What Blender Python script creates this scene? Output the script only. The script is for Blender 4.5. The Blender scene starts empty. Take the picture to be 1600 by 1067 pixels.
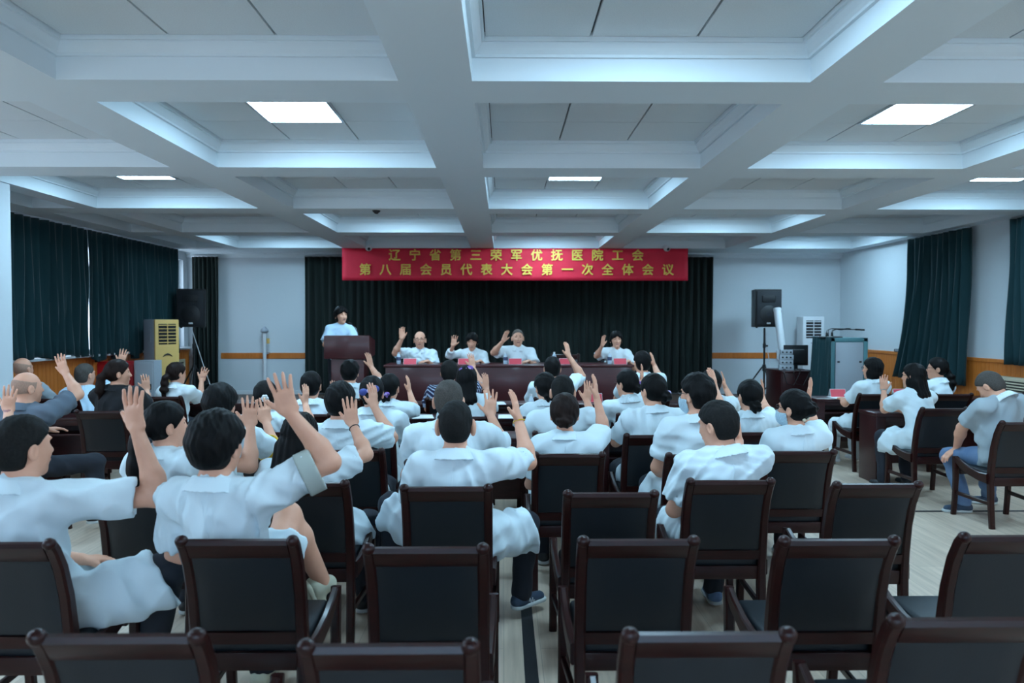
import bpy, bmesh, math, random
import numpy as np
from mathutils import Vector, Matrix

random.seed(7)
rng = np.random.default_rng(11)
PI = math.pi
S = bpy.context.scene
COL = S.collection

# ------------------------------------------------------------------ camera, world, exposure
FPX = 1150.0
CAM_H = 1.68
YAW = math.atan(13 / FPX)
PITCH = math.atan(29.5 / FPX)
cam_d = bpy.data.cameras.new('camera')
cam_d.sensor_width = 36.0
cam_d.lens = FPX / 1600 * 36.0
cam_d.clip_start = 0.05
cam_d.dof.use_dof = True
cam_d.dof.focus_distance = 5.0
cam_d.dof.aperture_fstop = 2.4
cam = bpy.data.objects.new('camera', cam_d)
COL.objects.link(cam)
cam.location = (0, 0, CAM_H)
cam.rotation_euler = (PI / 2 - PITCH, 0, -YAW)
S.camera = cam
CAM_M = cam.rotation_euler.to_matrix()

world = bpy.data.worlds.new('world')
S.world = world
world.use_nodes = True
bgn = world.node_tree.nodes['Background']
bgn.inputs['Color'].default_value = (0.62, 0.80, 1.0, 1)
bgn.inputs['Strength'].default_value = 4.0

S.view_settings.view_transform = 'Standard'
S.view_settings.look = 'None'
S.view_settings.gamma = 1.0
S.view_settings.use_curve_mapping = False
S.view_settings.exposure = 0.12
PANEL_STRENGTH = 48.0
# daylight entering through the windows outside the frame (rear wall and the left wall near the camera)
def daylight(name, loc, rot, sx, sy, power):
    l = bpy.data.lights.new(name, 'AREA'); l.shape = 'RECTANGLE'; l.size = sx; l.size_y = sy
    l.energy = power; l.color = (0.26, 0.60, 1.0); l.spread = math.radians(70)
    o = bpy.data.objects.new(name, l); COL.objects.link(o); o.location = loc; o.rotation_euler = rot
    return o
daylight('daylight_rear', (0.3, -3.16, 2.15), (PI / 2 - math.radians(34), 0, 0), 9.4, 1.3, 50)
daylight('daylight_left', (-6.2, 3.4, 2.15), (PI / 2 - math.radians(36), 0, -PI / 2), 5.6, 1.3, 20)

# ------------------------------------------------------------------ helpers
def ray(u, v):
    d = Vector(((u - 800) / FPX, -(v - 533.5) / FPX, -1.0))
    d = CAM_M @ d
    return d / d.y
def at(u, v, y):            # point seen at pixel (u, v) at depth y
    return Vector((0, 0, CAM_H)) + ray(u, v) * y
def at_z(u, v, z):          # point seen at pixel (u, v) at height z
    d = ray(u, v)
    return Vector((0, 0, CAM_H)) + d * ((z - CAM_H) / d.z)

MATS = {}
def mat(name, col, rough=0.5, metal=0.0, var=None, vscale=8.0, stretch=(1, 1, 1), bump=0.0, bscale=60.0, ridged=False,
        bdist=0.002, emit=0.0, coat=0.0, spec=0.5, detail=3.0, sheen=0.0):
    if name in MATS: return MATS[name]
    m = bpy.data.materials.new(name)
    m.use_nodes = True
    nt = m.node_tree
    b = nt.nodes['Principled BSDF']
    b.inputs['Base Color'].default_value = (*col, 1)
    b.inputs['Roughness'].default_value = rough
    b.inputs['Metallic'].default_value = metal
    b.inputs['Specular IOR Level'].default_value = spec
    if coat:
        b.inputs['Coat Weight'].default_value = coat
        b.inputs['Coat Roughness'].default_value = 0.12
    if sheen:
        b.inputs['Sheen Weight'].default_value = sheen
    if emit:
        b.inputs['Emission Color'].default_value = (*col, 1)
        b.inputs['Emission Strength'].default_value = emit
    if var is not None or bump:
        tc = nt.nodes.new('ShaderNodeTexCoord')
        mp = nt.nodes.new('ShaderNodeMapping')
        mp.inputs['Scale'].default_value = stretch
        nt.links.new(tc.outputs['Object'], mp.inputs['Vector'])
    if var is not None:
        n = nt.nodes.new('ShaderNodeTexNoise')
        n.inputs['Scale'].default_value = vscale
        n.inputs['Detail'].default_value = detail
        nt.links.new(mp.outputs['Vector'], n.inputs['Vector'])
        r = nt.nodes.new('ShaderNodeValToRGB')
        r.color_ramp.elements[0].position = 0.3
        r.color_ramp.elements[1].position = 0.7
        r.color_ramp.elements[0].color = (*col, 1)
        r.color_ramp.elements[1].color = (*var, 1)
        nt.links.new(n.outputs['Fac'], r.inputs['Fac'])
        nt.links.new(r.outputs['Color'], b.inputs['Base Color'])
    if bump:
        n2 = nt.nodes.new('ShaderNodeTexNoise')
        n2.inputs['Scale'].default_value = bscale
        n2.inputs['Detail'].default_value = 4.0
        if ridged:
            n2.noise_type = 'RIDGED_MULTIFRACTAL'; n2.inputs['Detail'].default_value = 1.5; n2.inputs['Distortion'].default_value = .6
        nt.links.new(mp.outputs['Vector'], n2.inputs['Vector'])
        bp = nt.nodes.new('ShaderNodeBump')
        bp.inputs['Strength'].default_value = bump
        bp.inputs['Distance'].default_value = bdist
        nt.links.new(n2.outputs['Fac'], bp.inputs['Height'])
        nt.links.new(bp.outputs['Normal'], b.inputs['Normal'])
    MATS[name] = m
    return m

WALL = mat('wall_paint', (0.62, 0.67, 0.70), 0.75, bump=0.15, bscale=180, bdist=0.001)
CEIL = mat('ceiling_paint', (0.715, 0.785, 0.82), 0.7, bump=0.1, bscale=150, bdist=0.001)
TILE = mat('mineral_tile', (0.71, 0.76, 0.78), 0.85, var=(0.65, 0.69, 0.71), vscale=160, bump=0.3, bscale=220, bdist=0.001)
GAP = mat('tile_rail', (0.10, 0.11, 0.12), 0.6)
PANEL = mat('light_panel', (0.47, 0.77, 1.0), 0.5, emit=PANEL_STRENGTH)
ALU = mat('aluminium', (0.55, 0.57, 0.6), 0.35, metal=0.8)
WOOD = mat('mahogany', (0.0150, 0.0019, 0.0014), 0.36, var=(0.027, 0.0033, 0.0024), vscale=9, stretch=(1, 1, 9), bump=0.05, bscale=30, coat=0.08, spec=0.3)
WOODT = mat('mahogany_desk', (0.027, 0.0052, 0.0058), 0.34, var=(0.043, 0.0085, 0.009), vscale=7, stretch=(1, 8, 8), bump=0.04, bscale=30, coat=0.08, spec=0.35)
WOODP = mat('mahogany_platform', (0.055, 0.008, 0.011), 0.36, var=(0.075, 0.0115, 0.014), vscale=6, stretch=(1, 8, 8), coat=0.2)
LEATHER = mat('black_leather', (0.0050, 0.0080, 0.0115), 0.46, var=(0.0075, 0.0110, 0.0150), vscale=4, bump=0.25, bscale=140, bdist=0.0015, spec=0.45)
COAT = mat('white_cotton', (0.71, 0.81, 0.85), 0.85, bump=0.55, bscale=5.5, bdist=0.05, ridged=True)
SHIRTW = mat('white_shirt', (0.74, 0.81, 0.84), 0.85, bump=0.5, bscale=6, bdist=0.045, ridged=True)
SHIRTB = mat('pale_blue_shirt', (0.50, 0.66, 0.80), 0.85, bump=0.45, bscale=6.5, bdist=0.04, ridged=True)
GREY = mat('grey_shirt', (0.36, 0.41, 0.44), 0.85, bump=0.45, bscale=6.5, bdist=0.04, ridged=True)
POLO = mat('slate_polo', (0.12, 0.15, 0.19), 0.85, bump=0.45, bscale=6.5, bdist=0.04, ridged=True)
BLACKC = mat('black_cloth', (0.010, 0.011, 0.014), 0.85, bump=0.3, bscale=30, bdist=0.004)
NAVY = mat('navy_trousers', (0.012, 0.015, 0.024), 0.85, bump=0.3, bscale=22, bdist=0.006)
JEANS = mat('blue_denim', (0.080, 0.145, 0.27), 0.85, var=(0.16, 0.24, 0.38), vscale=7, bump=0.4, bscale=25, bdist=0.006)
HAIR = mat('black_hair', (0.0035, 0.0035, 0.004), 0.55, var=(0.007, 0.0065, 0.0065), vscale=60, stretch=(1, 1, 0.15), bump=0.5, bscale=160, bdist=0.002, spec=0.13)
HAIRB = mat('brown_hair', (0.011, 0.0055, 0.0045), 0.55, var=(0.020, 0.010, 0.008), vscale=60, stretch=(1, 1, 0.15), bump=0.5, bscale=160, bdist=0.002, spec=0.13)
BUZZ = mat('cropped_hair', (0.008, 0.0075, 0.0075), 0.75, spec=0.2, var=(0.015, 0.014, 0.013), vscale=120, bump=0.5, bscale=300, bdist=0.002)
STUB = mat('grey_stubble', (0.47, 0.27, 0.195), 0.75, spec=0.2, var=(0.36, 0.22, 0.165), vscale=120, bump=0.4, bscale=300, bdist=0.001)
GREYL = mat('light_grey_hair', (0.16, 0.125, 0.105), 0.75, spec=0.2, var=(0.11, 0.09, 0.078), vscale=120, bump=0.4, bscale=300, bdist=0.001)
GREYH = mat('grey_cropped_hair', (0.055, 0.048, 0.043), 0.75, spec=0.2, var=(0.095, 0.082, 0.072), vscale=120, bump=0.5, bscale=300, bdist=0.002)
SKIN = mat('skin', (0.80, 0.40, 0.265), 0.55, var=(0.74, 0.355, 0.23), vscale=14, bump=0.12, bscale=160, bdist=0.001)
LIP = mat('lips', (0.44, 0.17, 0.15), 0.5)
EYE = mat('eye_dark', (0.012, 0.009, 0.008), 0.2)
SHOE = mat('navy_shoe', (0.035, 0.060, 0.10), 0.7, bump=0.3, bscale=200)
SHOEC = mat('cream_shoe', (0.55, 0.53, 0.40), 0.7)
SHOEB = mat('black_shoe', (0.012, 0.012, 0.013), 0.5)
SOLE = mat('pale_sole', (0.55, 0.58, 0.58), 0.7)
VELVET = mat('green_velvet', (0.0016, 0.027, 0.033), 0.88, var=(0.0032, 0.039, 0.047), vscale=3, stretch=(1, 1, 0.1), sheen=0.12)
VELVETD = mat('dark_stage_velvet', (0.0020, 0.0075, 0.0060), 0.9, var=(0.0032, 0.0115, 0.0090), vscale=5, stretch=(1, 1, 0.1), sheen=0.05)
ORANGE = mat('orange_beadboard', (0.68, 0.20, 0.030), 0.5, var=(0.58, 0.165, 0.024), vscale=5, stretch=(6, 6, 0.7))
WHITEP = mat('white_plastic', (0.70, 0.72, 0.74), 0.45)
BLACKP = mat('black_plastic', (0.012, 0.013, 0.015), 0.5)
GRILLB = mat('speaker_grille', (0.010, 0.012, 0.016), 0.7, bump=0.6, bscale=400)
YELLOW = mat('aged_yellow_plastic', (0.88, 0.56, 0.18), 0.5)
GREYP = mat('grey_metal', (0.36, 0.39, 0.44), 0.5)
DOORG = mat('rack_door_grey', (0.42, 0.47, 0.52), 0.45)
TEAL = mat('teal_metal', (0.10, 0.27, 0.30), 0.45)
REDP = mat('red_card', (0.78, 0.075, 0.105), 0.6)
REDB = mat('red_enamel', (0.50, 0.012, 0.020), 0.4)
BANNER = mat('red_banner', (0.80, 0.014, 0.050), 0.65, var=(0.70, 0.010, 0.040), vscale=3)
GOLD = mat('gold_lettering', (0.88, 0.62, 0.10), 0.5)
PAPER = mat('paper', (0.80, 0.82, 0.84), 0.8)
BOTTLE = mat('bottle_plastic', (0.55, 0.66, 0.75), 0.15)
LABELB = mat('bottle_label', (0.06, 0.08, 0.16), 0.5)
PURPLE = mat('purple_satin', (0.24, 0.11, 0.46), 0.45)
LILAC = mat('lilac_satin', (0.52, 0.42, 0.70), 0.45)
BLUEBOW = mat('blue_satin', (0.045, 0.07, 0.30), 0.45)
PEARL = mat('pearl', (0.75, 0.66, 0.48), 0.25)
MASKB = mat('pale_blue_mask', (0.50, 0.66, 0.76), 0.8)
TAPE = mat('black_floor_tape', (0.016, 0.017, 0.020), 0.6)
STEEL = mat('steel', (0.5, 0.51, 0.52), 0.3, metal=0.9)
CUFFY = mat('yellow_cuff', (0.70, 0.42, 0.03), 0.8)
CUFFG = mat('greygreen_cuff', (0.42, 0.46, 0.42), 0.85)
STAGEM = mat('stage_boards', (0.10, 0.065, 0.05), 0.5, var=(0.13, 0.085, 0.065), vscale=5, stretch=(1, 9, 1))

def add_glass():
    m = bpy.data.materials.new('window_glass')
    m.use_nodes = True
    nt = m.node_tree
    nt.nodes.clear()
    o = nt.nodes.new('ShaderNodeOutputMaterial')
    a = nt.nodes.new('ShaderNodeBsdfTransparent')
    g = nt.nodes.new('ShaderNodeBsdfGlossy')
    g.inputs['Roughness'].default_value = 0.03
    mx = nt.nodes.new('ShaderNodeMixShader')
    mx.inputs[0].default_value = 0.08
    nt.links.new(a.outputs[0], mx.inputs[1])
    nt.links.new(g.outputs[0], mx.inputs[2])
    nt.links.new(mx.outputs[0], o.inputs['Surface'])
    return m
GLASS = add_glass()

def floor_material():
    m = bpy.data.materials.new('vinyl_floor')
    m.use_nodes = True
    nt = m.node_tree
    L = nt.links.new
    b = nt.nodes['Principled BSDF']
    tc = nt.nodes.new('ShaderNodeTexCoord')
    mp = nt.nodes.new('ShaderNodeMapping')
    mp.inputs['Rotation'].default_value = (0, 0, PI / 2)
    L(tc.outputs['Object'], mp.inputs['Vector'])
    br = nt.nodes.new('ShaderNodeTexBrick')
    br.inputs['Color1'].default_value = (0.60, 0.475, 0.37, 1)
    br.inputs['Color2'].default_value = (0.69, 0.55, 0.43, 1)
    br.inputs['Mortar'].default_value = (0.50, 0.40, 0.31, 1)
    br.inputs['Scale'].default_value = 1.0
    br.inputs['Mortar Size'].default_value = 0.0025
    br.inputs['Brick Width'].default_value = 1.25
    br.inputs['Row Height'].default_value = 0.19
    L(mp.outputs['Vector'], br.inputs['Vector'])
    mp2 = nt.nodes.new('ShaderNodeMapping')
    mp2.inputs['Scale'].default_value = (14, 0.9, 1)
    L(tc.outputs['Object'], mp2.inputs['Vector'])
    n = nt.nodes.new('ShaderNodeTexNoise')
    n.inputs['Scale'].default_value = 2.2
    n.inputs['Detail'].default_value = 6
    L(mp2.outputs['Vector'], n.inputs['Vector'])
    r = nt.nodes.new('ShaderNodeValToRGB')
    r.color_ramp.elements[0].position = 0.25
    r.color_ramp.elements[0].color = (0.72, 0.70, 0.68, 1)
    r.color_ramp.elements[1].position = 0.7
    r.color_ramp.elements[1].color = (1.05, 1.05, 1.05, 1)
    L(n.outputs['Fac'], r.inputs['Fac'])
    mx = nt.nodes.new('ShaderNodeMixRGB')
    mx.blend_type = 'MULTIPLY'
    mx.inputs[0].default_value = 0.9
    L(br.outputs['Color'], mx.inputs[1])
    L(r.outputs['Color'], mx.inputs[2])
    L(mx.outputs[0], b.inputs['Base Color'])
    b.inputs['Roughness'].default_value = 0.38
    bp = nt.nodes.new('ShaderNodeBump')
    bp.inputs['Strength'].default_value = 0.08
    bp.inputs['Distance'].default_value = 0.002
    L(n.outputs['Fac'], bp.inputs['Height'])
    L(bp.outputs['Normal'], b.inputs['Normal'])
    return m
FLOORM = floor_material()

def stripes_material():
    m = bpy.data.materials.new('striped_polo')
    m.use_nodes = True
    nt = m.node_tree
    b = nt.nodes['Principled BSDF']
    tc = nt.nodes.new('ShaderNodeTexCoord')
    w = nt.nodes.new('ShaderNodeTexWave')
    w.bands_direction = 'DIAGONAL'
    w.inputs['Scale'].default_value = 11
    w.inputs['Distortion'].default_value = 1.0
    nt.links.new(tc.outputs['Object'], w.inputs['Vector'])
    r = nt.nodes.new('ShaderNodeValToRGB')
    r.color_ramp.interpolation = 'CONSTANT'
    r.color_ramp.elements[0].color = (0.012, 0.016, 0.06, 1)
    r.color_ramp.elements[1].position = 0.72
    r.color_ramp.elements[1].color = (0.45, 0.52, 0.68, 1)
    nt.links.new(w.outputs['Fac'], r.inputs['Fac'])
    nt.links.new(r.outputs['Color'], b.inputs['Base Color'])
    b.inputs['Roughness'].default_value = 0.85
    return m
STRIPED = stripes_material()

class MB:
    """collects simple solids into one mesh"""
    def __init__(self): self.bm = bmesh.new()
    def _merge(self, t):
        me = bpy.data.meshes.new('tmp'); t.to_mesh(me); t.free()
        self.bm.from_mesh(me); bpy.data.meshes.remove(me)
        return self
    def box(self, x0, x1, y0, y1, z0, z1, bev=0.0, rot=None, seg=2):
        t = bmesh.new()
        bmesh.ops.create_cube(t, size=1)
        for v in t.verts:
            v.co = Vector(((x0 + x1) / 2 + v.co.x * (x1 - x0), (y0 + y1) / 2 + v.co.y * (y1 - y0), (z0 + z1) / 2 + v.co.z * (z1 - z0)))
        if bev:
            bmesh.ops.bevel(t, geom=list(t.edges), offset=bev, segments=seg, affect='EDGES', profile=0.5)
        if rot is not None: bmesh.ops.transform(t, matrix=rot, verts=t.verts)
        return self._merge(t)
    def tube(self, pts, r, n=10, cap=True):
        pts = [Vector(p) for p in pts]
        rs = r if isinstance(r, (list, tuple)) else [r] * len(pts)
        t = bmesh.new(); rings = []; up = None
        for i, p in enumerate(pts):
            d = (pts[min(i + 1, len(pts) - 1)] - pts[max(i - 1, 0)]).normalized()
            if up is None: up = d.orthogonal().normalized()
            up = (up - d * up.dot(d)).normalized(); sd = d.cross(up)
            rings.append([t.verts.new(p + (up * math.cos(2 * PI * k / n) + sd * math.sin(2 * PI * k / n)) * rs[i]) for k in range(n)])
        for a, b in zip(rings, rings[1:]):
            for k in range(n): t.faces.new((a[k], a[(k + 1) % n], b[(k + 1) % n], b[k]))
        if cap:
            t.faces.new(rings[0][::-1]); t.faces.new(rings[-1])
        return self._merge(t)
    def sweep(self, pts, w, th, bev=0.0):
        """rectangular bar along points in the local yz plane (x constant); w along x, th across"""
        t = bmesh.new(); rings = []
        P = [Vector(p) for p in pts]
        ths = th if isinstance(th, (list, tuple)) else [th] * len(P)
        c = min(w, min(ths)) * 0.22
        for i, p in enumerate(P):
            d = (P[min(i + 1, len(P) - 1)] - P[max(i - 1, 0)]).normalized()
            x = Vector((1, 0, 0)); nrm = d.cross(x).normalized()
            hw, ht = w / 2, ths[i] / 2
            prof = [(-hw + c, -ht), (hw - c, -ht), (hw, -ht + c), (hw, ht - c), (hw - c, ht), (-hw + c, ht), (-hw, ht - c), (-hw, -ht + c)]
            rings.append([t.verts.new(p + x * a + nrm * b) for a, b in prof])
        n = 8
        for a, b in zip(rings, rings[1:]):
            for k in range(n): t.faces.new((a[k], b[k], b[(k + 1) % n], a[(k + 1) % n]))
        t.faces.new(rings[0]); t.faces.new(rings[-1][::-1])
        bmesh.ops.recalc_face_normals(t, faces=t.faces)
        return self._merge(t)
    def ball(self, c, r, sc=(1, 1, 1), u=12, v=8):
        t = bmesh.new()
        bmesh.ops.create_uvsphere(t, u_segments=u, v_segments=v, radius=r)
        for q in t.verts: q.co = Vector((q.co.x * sc[0] + c[0], q.co.y * sc[1] + c[1], q.co.z * sc[2] + c[2]))
        return self._merge(t)
    def prism(self, poly, axis, a, b):
        """extrude a polygon given in the two other axes from a to b along axis"""
        t = bmesh.new()
        def mk(p, s):
            return {'x': (s, p[0], p[1]), 'y': (p[0], s, p[1]), 'z': (p[0], p[1], s)}[axis]
        A = [t.verts.new(mk(p, a)) for p in poly]; B = [t.verts.new(mk(p, b)) for p in poly]
        n = len(poly)
        for k in range(n): t.faces.new((A[k], A[(k + 1) % n], B[(k + 1) % n], B[k]))
        t.faces.new(A[::-1]); t.faces.new(B)
        bmesh.ops.recalc_face_normals(t, faces=t.faces)
        return self._merge(t)
    def quad(self, a, b, c, d):
        self.bm.faces.new([self.bm.verts.new(p) for p in (a, b, c, d)])
        return self
    def build(self, name, material, parent=None, smooth=True, kind=None, label=None):
        me = bpy.data.meshes.new(name)
        self.bm.to_mesh(me); self.bm.free()
        return link(name, me, material, parent, smooth, kind, label)

def link(name, me, material, parent=None, smooth=True, kind=None, label=None):
    o = bpy.data.objects.new(name, me)
    COL.objects.link(o)
    if material is not None and not me.materials: me.materials.append(material)
    if smooth and len(me.polygons):
        me.polygons.foreach_set('use_smooth', [True] * len(me.polygons))
        try: me.set_sharp_from_angle(angle=math.radians(40))
        except Exception: pass
    if parent is not None: o.parent = parent
    if kind: o['kind'] = kind
    if label: o['label'] = label
    return o

def tag(o, label, cat, group=None, kind=None):
    o['label'] = label; o['category'] = cat
    if group: o['group'] = group
    if kind: o['kind'] = kind
    return o
def thing(name, label, cat, loc=(0, 0, 0), rz=0.0, group=None):
    o = bpy.data.objects.new(name, None); COL.objects.link(o)
    o.location = loc; o.rotation_euler = (0, 0, rz); o.empty_display_size = 0.1
    return tag(o, label, cat, group)
def dup(root, loc, rz, label=None, group=None):
    r = root.copy(); COL.objects.link(r); r.location = loc; r.rotation_euler = (0, 0, rz)
    if label: r['label'] = label
    if group: r['group'] = group
    for ch in list(root.children):
        c = ch.copy(); COL.objects.link(c); c.parent = r
        for g in ch.children:
            d = g.copy(); COL.objects.link(d); d.parent = c
    return r
def structure(o): o['kind'] = 'structure'; return o

# ------------------------------------------------------------------ the room shell
XL, XR, YB, YR = -6.06, 6.52, 14.2, -3.0      # walls: left, right, back, rear
HB, HC = 3.016, 3.235                          # underside of beams, face of coffer tiles
PX, PY = 2.287, 2.287
HALF = 0.94
COLS = [0.765 + PX * k for k in range(-2, 3)]
ROWS = [4.11 - HALF + PY * (r - 1) for r in range(-1, 6)]     # coffer centres, row 1 is index 2

structure(MB().box(XL - .3, XR + .3, YR - .3, YB + .3, -0.2, 0.0).build('floor', FLOORM, smooth=False))
# floor strips
structure(MB().box(0.10, 0.165, 2.2, 4.9, 0.0, 0.003).build('trim_1', TAPE, smooth=False, label='black strip taped along the floor between the chairs'))
structure(MB().box(2.6, 6.2, 6.45, 6.49, 0.0, 0.003).build('trim_2', TAPE, smooth=False, label='black strip taped across the floor by the jeans'))

# ceiling: beam undersides, coffer sides and a backing above
cb = MB()
xs = sorted([XL - .02, XR + .02, -5.0, -5.5] + [c - HALF for c in COLS] + [c + HALF for c in COLS])
ys = sorted([YR - .02, YB + .02] + [c - HALF for c in ROWS] + [c + HALF for c in ROWS])
def in_coffer(x, y):
    return any(abs(x - c) < HALF for c in COLS) and any(abs(y - r) < HALF for r in ROWS)
def in_recess(x, y):
    return -5.5 < x < -5.0 and any(abs(y - r) < HALF for r in ROWS)
for i in range(len(xs) - 1):
    for j in range(len(ys) - 1):
        cx, cy = (xs[i] + xs[i + 1]) / 2, (ys[j] + ys[j + 1]) / 2
        if in_coffer(cx, cy) or in_recess(cx, cy): continue
        cb.quad((xs[i], ys[j], HB), (xs[i], ys[j + 1], HB), (xs[i + 1], ys[j + 1], HB), (xs[i + 1], ys[j], HB))
def recess(x0, x1, y0, y1, prof):
    """prof: list of (inset, z) from the beam edge upwards"""
    rings = [[(x0 + a, y0 + a, z), (x1 - a, y0 + a, z), (x1 - a, y1 - a, z), (x0 + a, y1 - a, z)] for a, z in prof]
    for p, q in zip(rings, rings[1:]):
        for k in range(4):
            cb.quad(p[k], p[(k + 1) % 4], q[(k + 1) % 4], q[k])
    return rings[-1]
MOLD = [(0, HB), (0, HB + .125), (.02, HB + .125), (.02, HB + .14), (.035, HB + .155), (.055, HB + .185), (.055, HB + .195), (.07, HB + .195), (.07, HC + .03)]
for c in COLS:
    for r in ROWS:
        recess(c - HALF, c + HALF, r - HALF, r + HALF, MOLD)
for r in ROWS:
    e = recess(-5.5, -5.0, r - HALF, r + HALF, [(0, HB), (0, HB + .17)])
    cb.quad(*e)
cb.box(XL - .3, XR + .3, YR - .3, YB + .3, HC + .16, HC + .3)
ceiling = structure(cb.build('ceiling', CEIL, smooth=False))
# dark metal grid that shows in the joints between the tiles
gb = MB()
for c in COLS:
    for r in ROWS:
        gb.box(c - HALF + .06, c + HALF - .06, r - HALF + .06, r + HALF - .06, HC + .022, HC + .05)
gb.build('tile_rail', GAP, ceiling, smooth=False, kind='stuff')
T = 1.74 / 3
tile_me = None
LIT = {}
light_proto = None
lit_names = {}
for ri, r in enumerate(ROWS):
    row = ri - 1
    for ci, c in enumerate(COLS):
        k = ci - 2
        lit = (row % 2 == 1 and k % 2 == 0) or (row % 2 == 0 and k % 2 == 1)
        for a in (-1, 0, 1):
            for b in (-1, 0, 1):
                if lit and a == 0 and b == 0: continue
                if row < 0: continue
                if tile_me is None:
                    o = MB().box(-T / 2 + .007, T / 2 - .007, -T / 2 + .003, T / 2 - .003, 0, .02).build('ceiling_tile', TILE, ceiling, smooth=False)
                    tile_me = o.data
                else:
                    o = bpy.data.objects.new('ceiling_tile', tile_me); COL.objects.link(o); o.parent = ceiling
                o.location = (c + a * T, r + b * T, HC)
        if row < 0:
            continue
        if lit and row >= 1:
            if light_proto is None:
                lt = thing('ceiling_light', 'x', 'light', (c, r, HC), 0, 'square ceiling light panels')
                f = MB()
                for s in (-1, 1):
                    f.box(s * T / 2 - s * .004 - .012, s * T / 2 - s * .004 + .012, -T / 2, T / 2, -.014, .012, .003)
                    f.box(-T / 2, T / 2, s * T / 2 - s * .004 - .012, s * T / 2 - s * .004 + .012, -.014, .012, .003)
                f.build('frame', ALU, lt)
                MB().box(-T / 2 + .012, T / 2 - .012, -T / 2 + .012, T / 2 - .012, -.010, .006).build('diffuser', PANEL, lt, smooth=False, label='glowing white diffuser')
                light_proto = lt
            else:
                lt = dup(light_proto, (c, r, HC), 0)
            LIT[(row, k)] = lt
ordn = ['first', 'second', 'third', 'fourth', 'fifth']
colw = {-2: 'by the window curtains', -1: 'second column from the windows', 0: 'middle column', 1: 'fourth column from the windows', 2: 'beside the plain white wall'}
for (row, k), o in LIT.items():
    o['label'] = 'glowing square panel, %s ceiling row from the camera, %s' % (ordn[row - 1], colw[k])

# walls with openings
def wall_x(name, x0, x1, y0, y1, z1, holes, material):
    m = MB(); y = y0
    for (a, b, c, d) in sorted(holes):
        if a > y: m.box(x0, x1, y, a, 0, z1)
        m.box(x0, x1, a, b, 0, c); m.box(x0, x1, a, b, d, z1); y = b
    m.box(x0, x1, y, y1, 0, z1)
    return structure(m.build(name, material, smooth=False))
ZT = HC + .16
WL = (7.3, 14.02, 1.22, 2.86)
WL2 = (0.6, 6.2, 1.22, 2.86)
WN = (-2.2, 2.0, 1.22, 2.86)
wall_left = wall_x('wall_left', XL - .24, XL, YR, YB, ZT, [WL, WL2], WALL)
wall_right = wall_x('wall_right', XR, XR + .24, YR, YB, ZT, [WN], WALL)
wall_back = structure(MB().box(XL - .24, XR + .24, YB, YB + .2, 0, ZT).build('wall_back', WALL, smooth=False))
wr = MB()
wr.box(XL - .24, XR + .24, YR - .24, YR, 0, 1.2); wr.box(XL - .24, XR + .24, YR - .24, YR, 2.8, ZT)
wr.box(XL - .24, -4.4, YR - .24, YR, 1.2, 2.8); wr.box(5.0, XR + .24, YR - .24, YR, 1.2, 2.8)
structure(wr.build('wall_rear', WALL, smooth=False))
structure(MB().box(-5.22, -4.765, 6.72, 7.2, 0, HB, .008).build('trim_3', WALL, smooth=False, label='square white column beside the window curtains'))
# cornice along the back wall
structure(MB().prism([(YB, HB), (YB - .1, HB), (YB - .1, HB - .03), (YB - .05, HB - .05), (YB - .03, HB - .09), (YB, HB - .1)], 'x', XL, XR).build('trim_4', CEIL, smooth=False))

def window(name, x, hole, n):
    a, b, c, d = hole
    w = structure(bpy.data.objects.new(name, None)); COL.objects.link(w); w.location = (x, 0, 0)
    f = MB()
    f.box(-.04, .04, a, b, c, c + .06, .006); f.box(-.04, .04, a, b, d - .06, d, .006)
    f.build('window_frame', WHITEP, w)
    step = (b - a) / n
    for i in range(n + 1):
        y = min(max(a + i * step, a + .03), b - .03)
        MB().box(-.04, .04, y - .03, y + .03, c + .06, d - .06, .006).build('mullion', WHITEP, w)
    for i in range(n):
        MB().box(-.006, .006, a + i * step + .03, a + (i + 1) * step - .03, c + .06, d - .06).build('pane', GLASS, w, smooth=False)
    return w
window('window_1', XL - .12, WL, 6)
window('window_2', XR + .12, WN, 4)
window('window_3', XL - .12, WL2, 4)
w4 = window('window_4', 0, (-5.0, 4.4, 1.2, 2.8), 6)
w4.location = (0, YR - .12, 0); w4.rotation_euler = (0, 0, PI / 2)
structure(MB().box(XL - .05, XL + .14, WL[0], WL[1], 1.185, 1.22, .008).build('trim_5', WHITEP, smooth=False, label='white window sill behind the green curtains'))

# bead-board wainscot: grooved boards, one mesh each, with a cap rail
def beadboard_x(name, x, s, y0, y1, z0, z1):
    """boards on a wall in the plane x; s = +1 faces +x"""
    m = MB(); n = int((y1 - y0) / .085); st = (y1 - y0) / n
    for i in range(n):
        ya, yb = y0 + i * st, y0 + (i + 1) * st - .007
        m.box(min(x, x + s * .02), max(x, x + s * .02), ya, yb, z0, z1 - .05, .0)
    m.box(min(x, x + s * .010), max(x, x + s * .010), y0, y1, z0, z1 - .05)
    m.box(min(x, x + s * .035), max(x, x + s * .035), y0, y1, z1 - .05, z1, .006)
    return structure(m.build(name, ORANGE, smooth=False))
beadboard_x('trim_6', XL, 1, YR, YB, 0, 1.185)['label'] = 'orange bead-board panelling under the curtained windows'
beadboard_x('trim_7', XR, -1, YR, YB, 0, 1.2)['label'] = 'orange bead-board panelling on the plain white wall'
def band(name, x0, x1, lab):
    m = MB(); n = int((x1 - x0) / .055); st = (x1 - x0) / n
    for i in range(n): m.box(x0 + i * st, x0 + (i + 1) * st - .008, YB - .018, YB, .995, 1.088)
    m.box(x0, x1, YB - .01, YB, .985, 1.098)
    structure(m.build(name, ORANGE, smooth=False, label=lab))
band('trim_8', -5.43, -3.80, 'narrow orange slatted band on the back wall behind the white pipe')
band('trim_9', 4.03, XR - .02, 'narrow orange slatted band on the back wall behind the tripod speaker')
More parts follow.
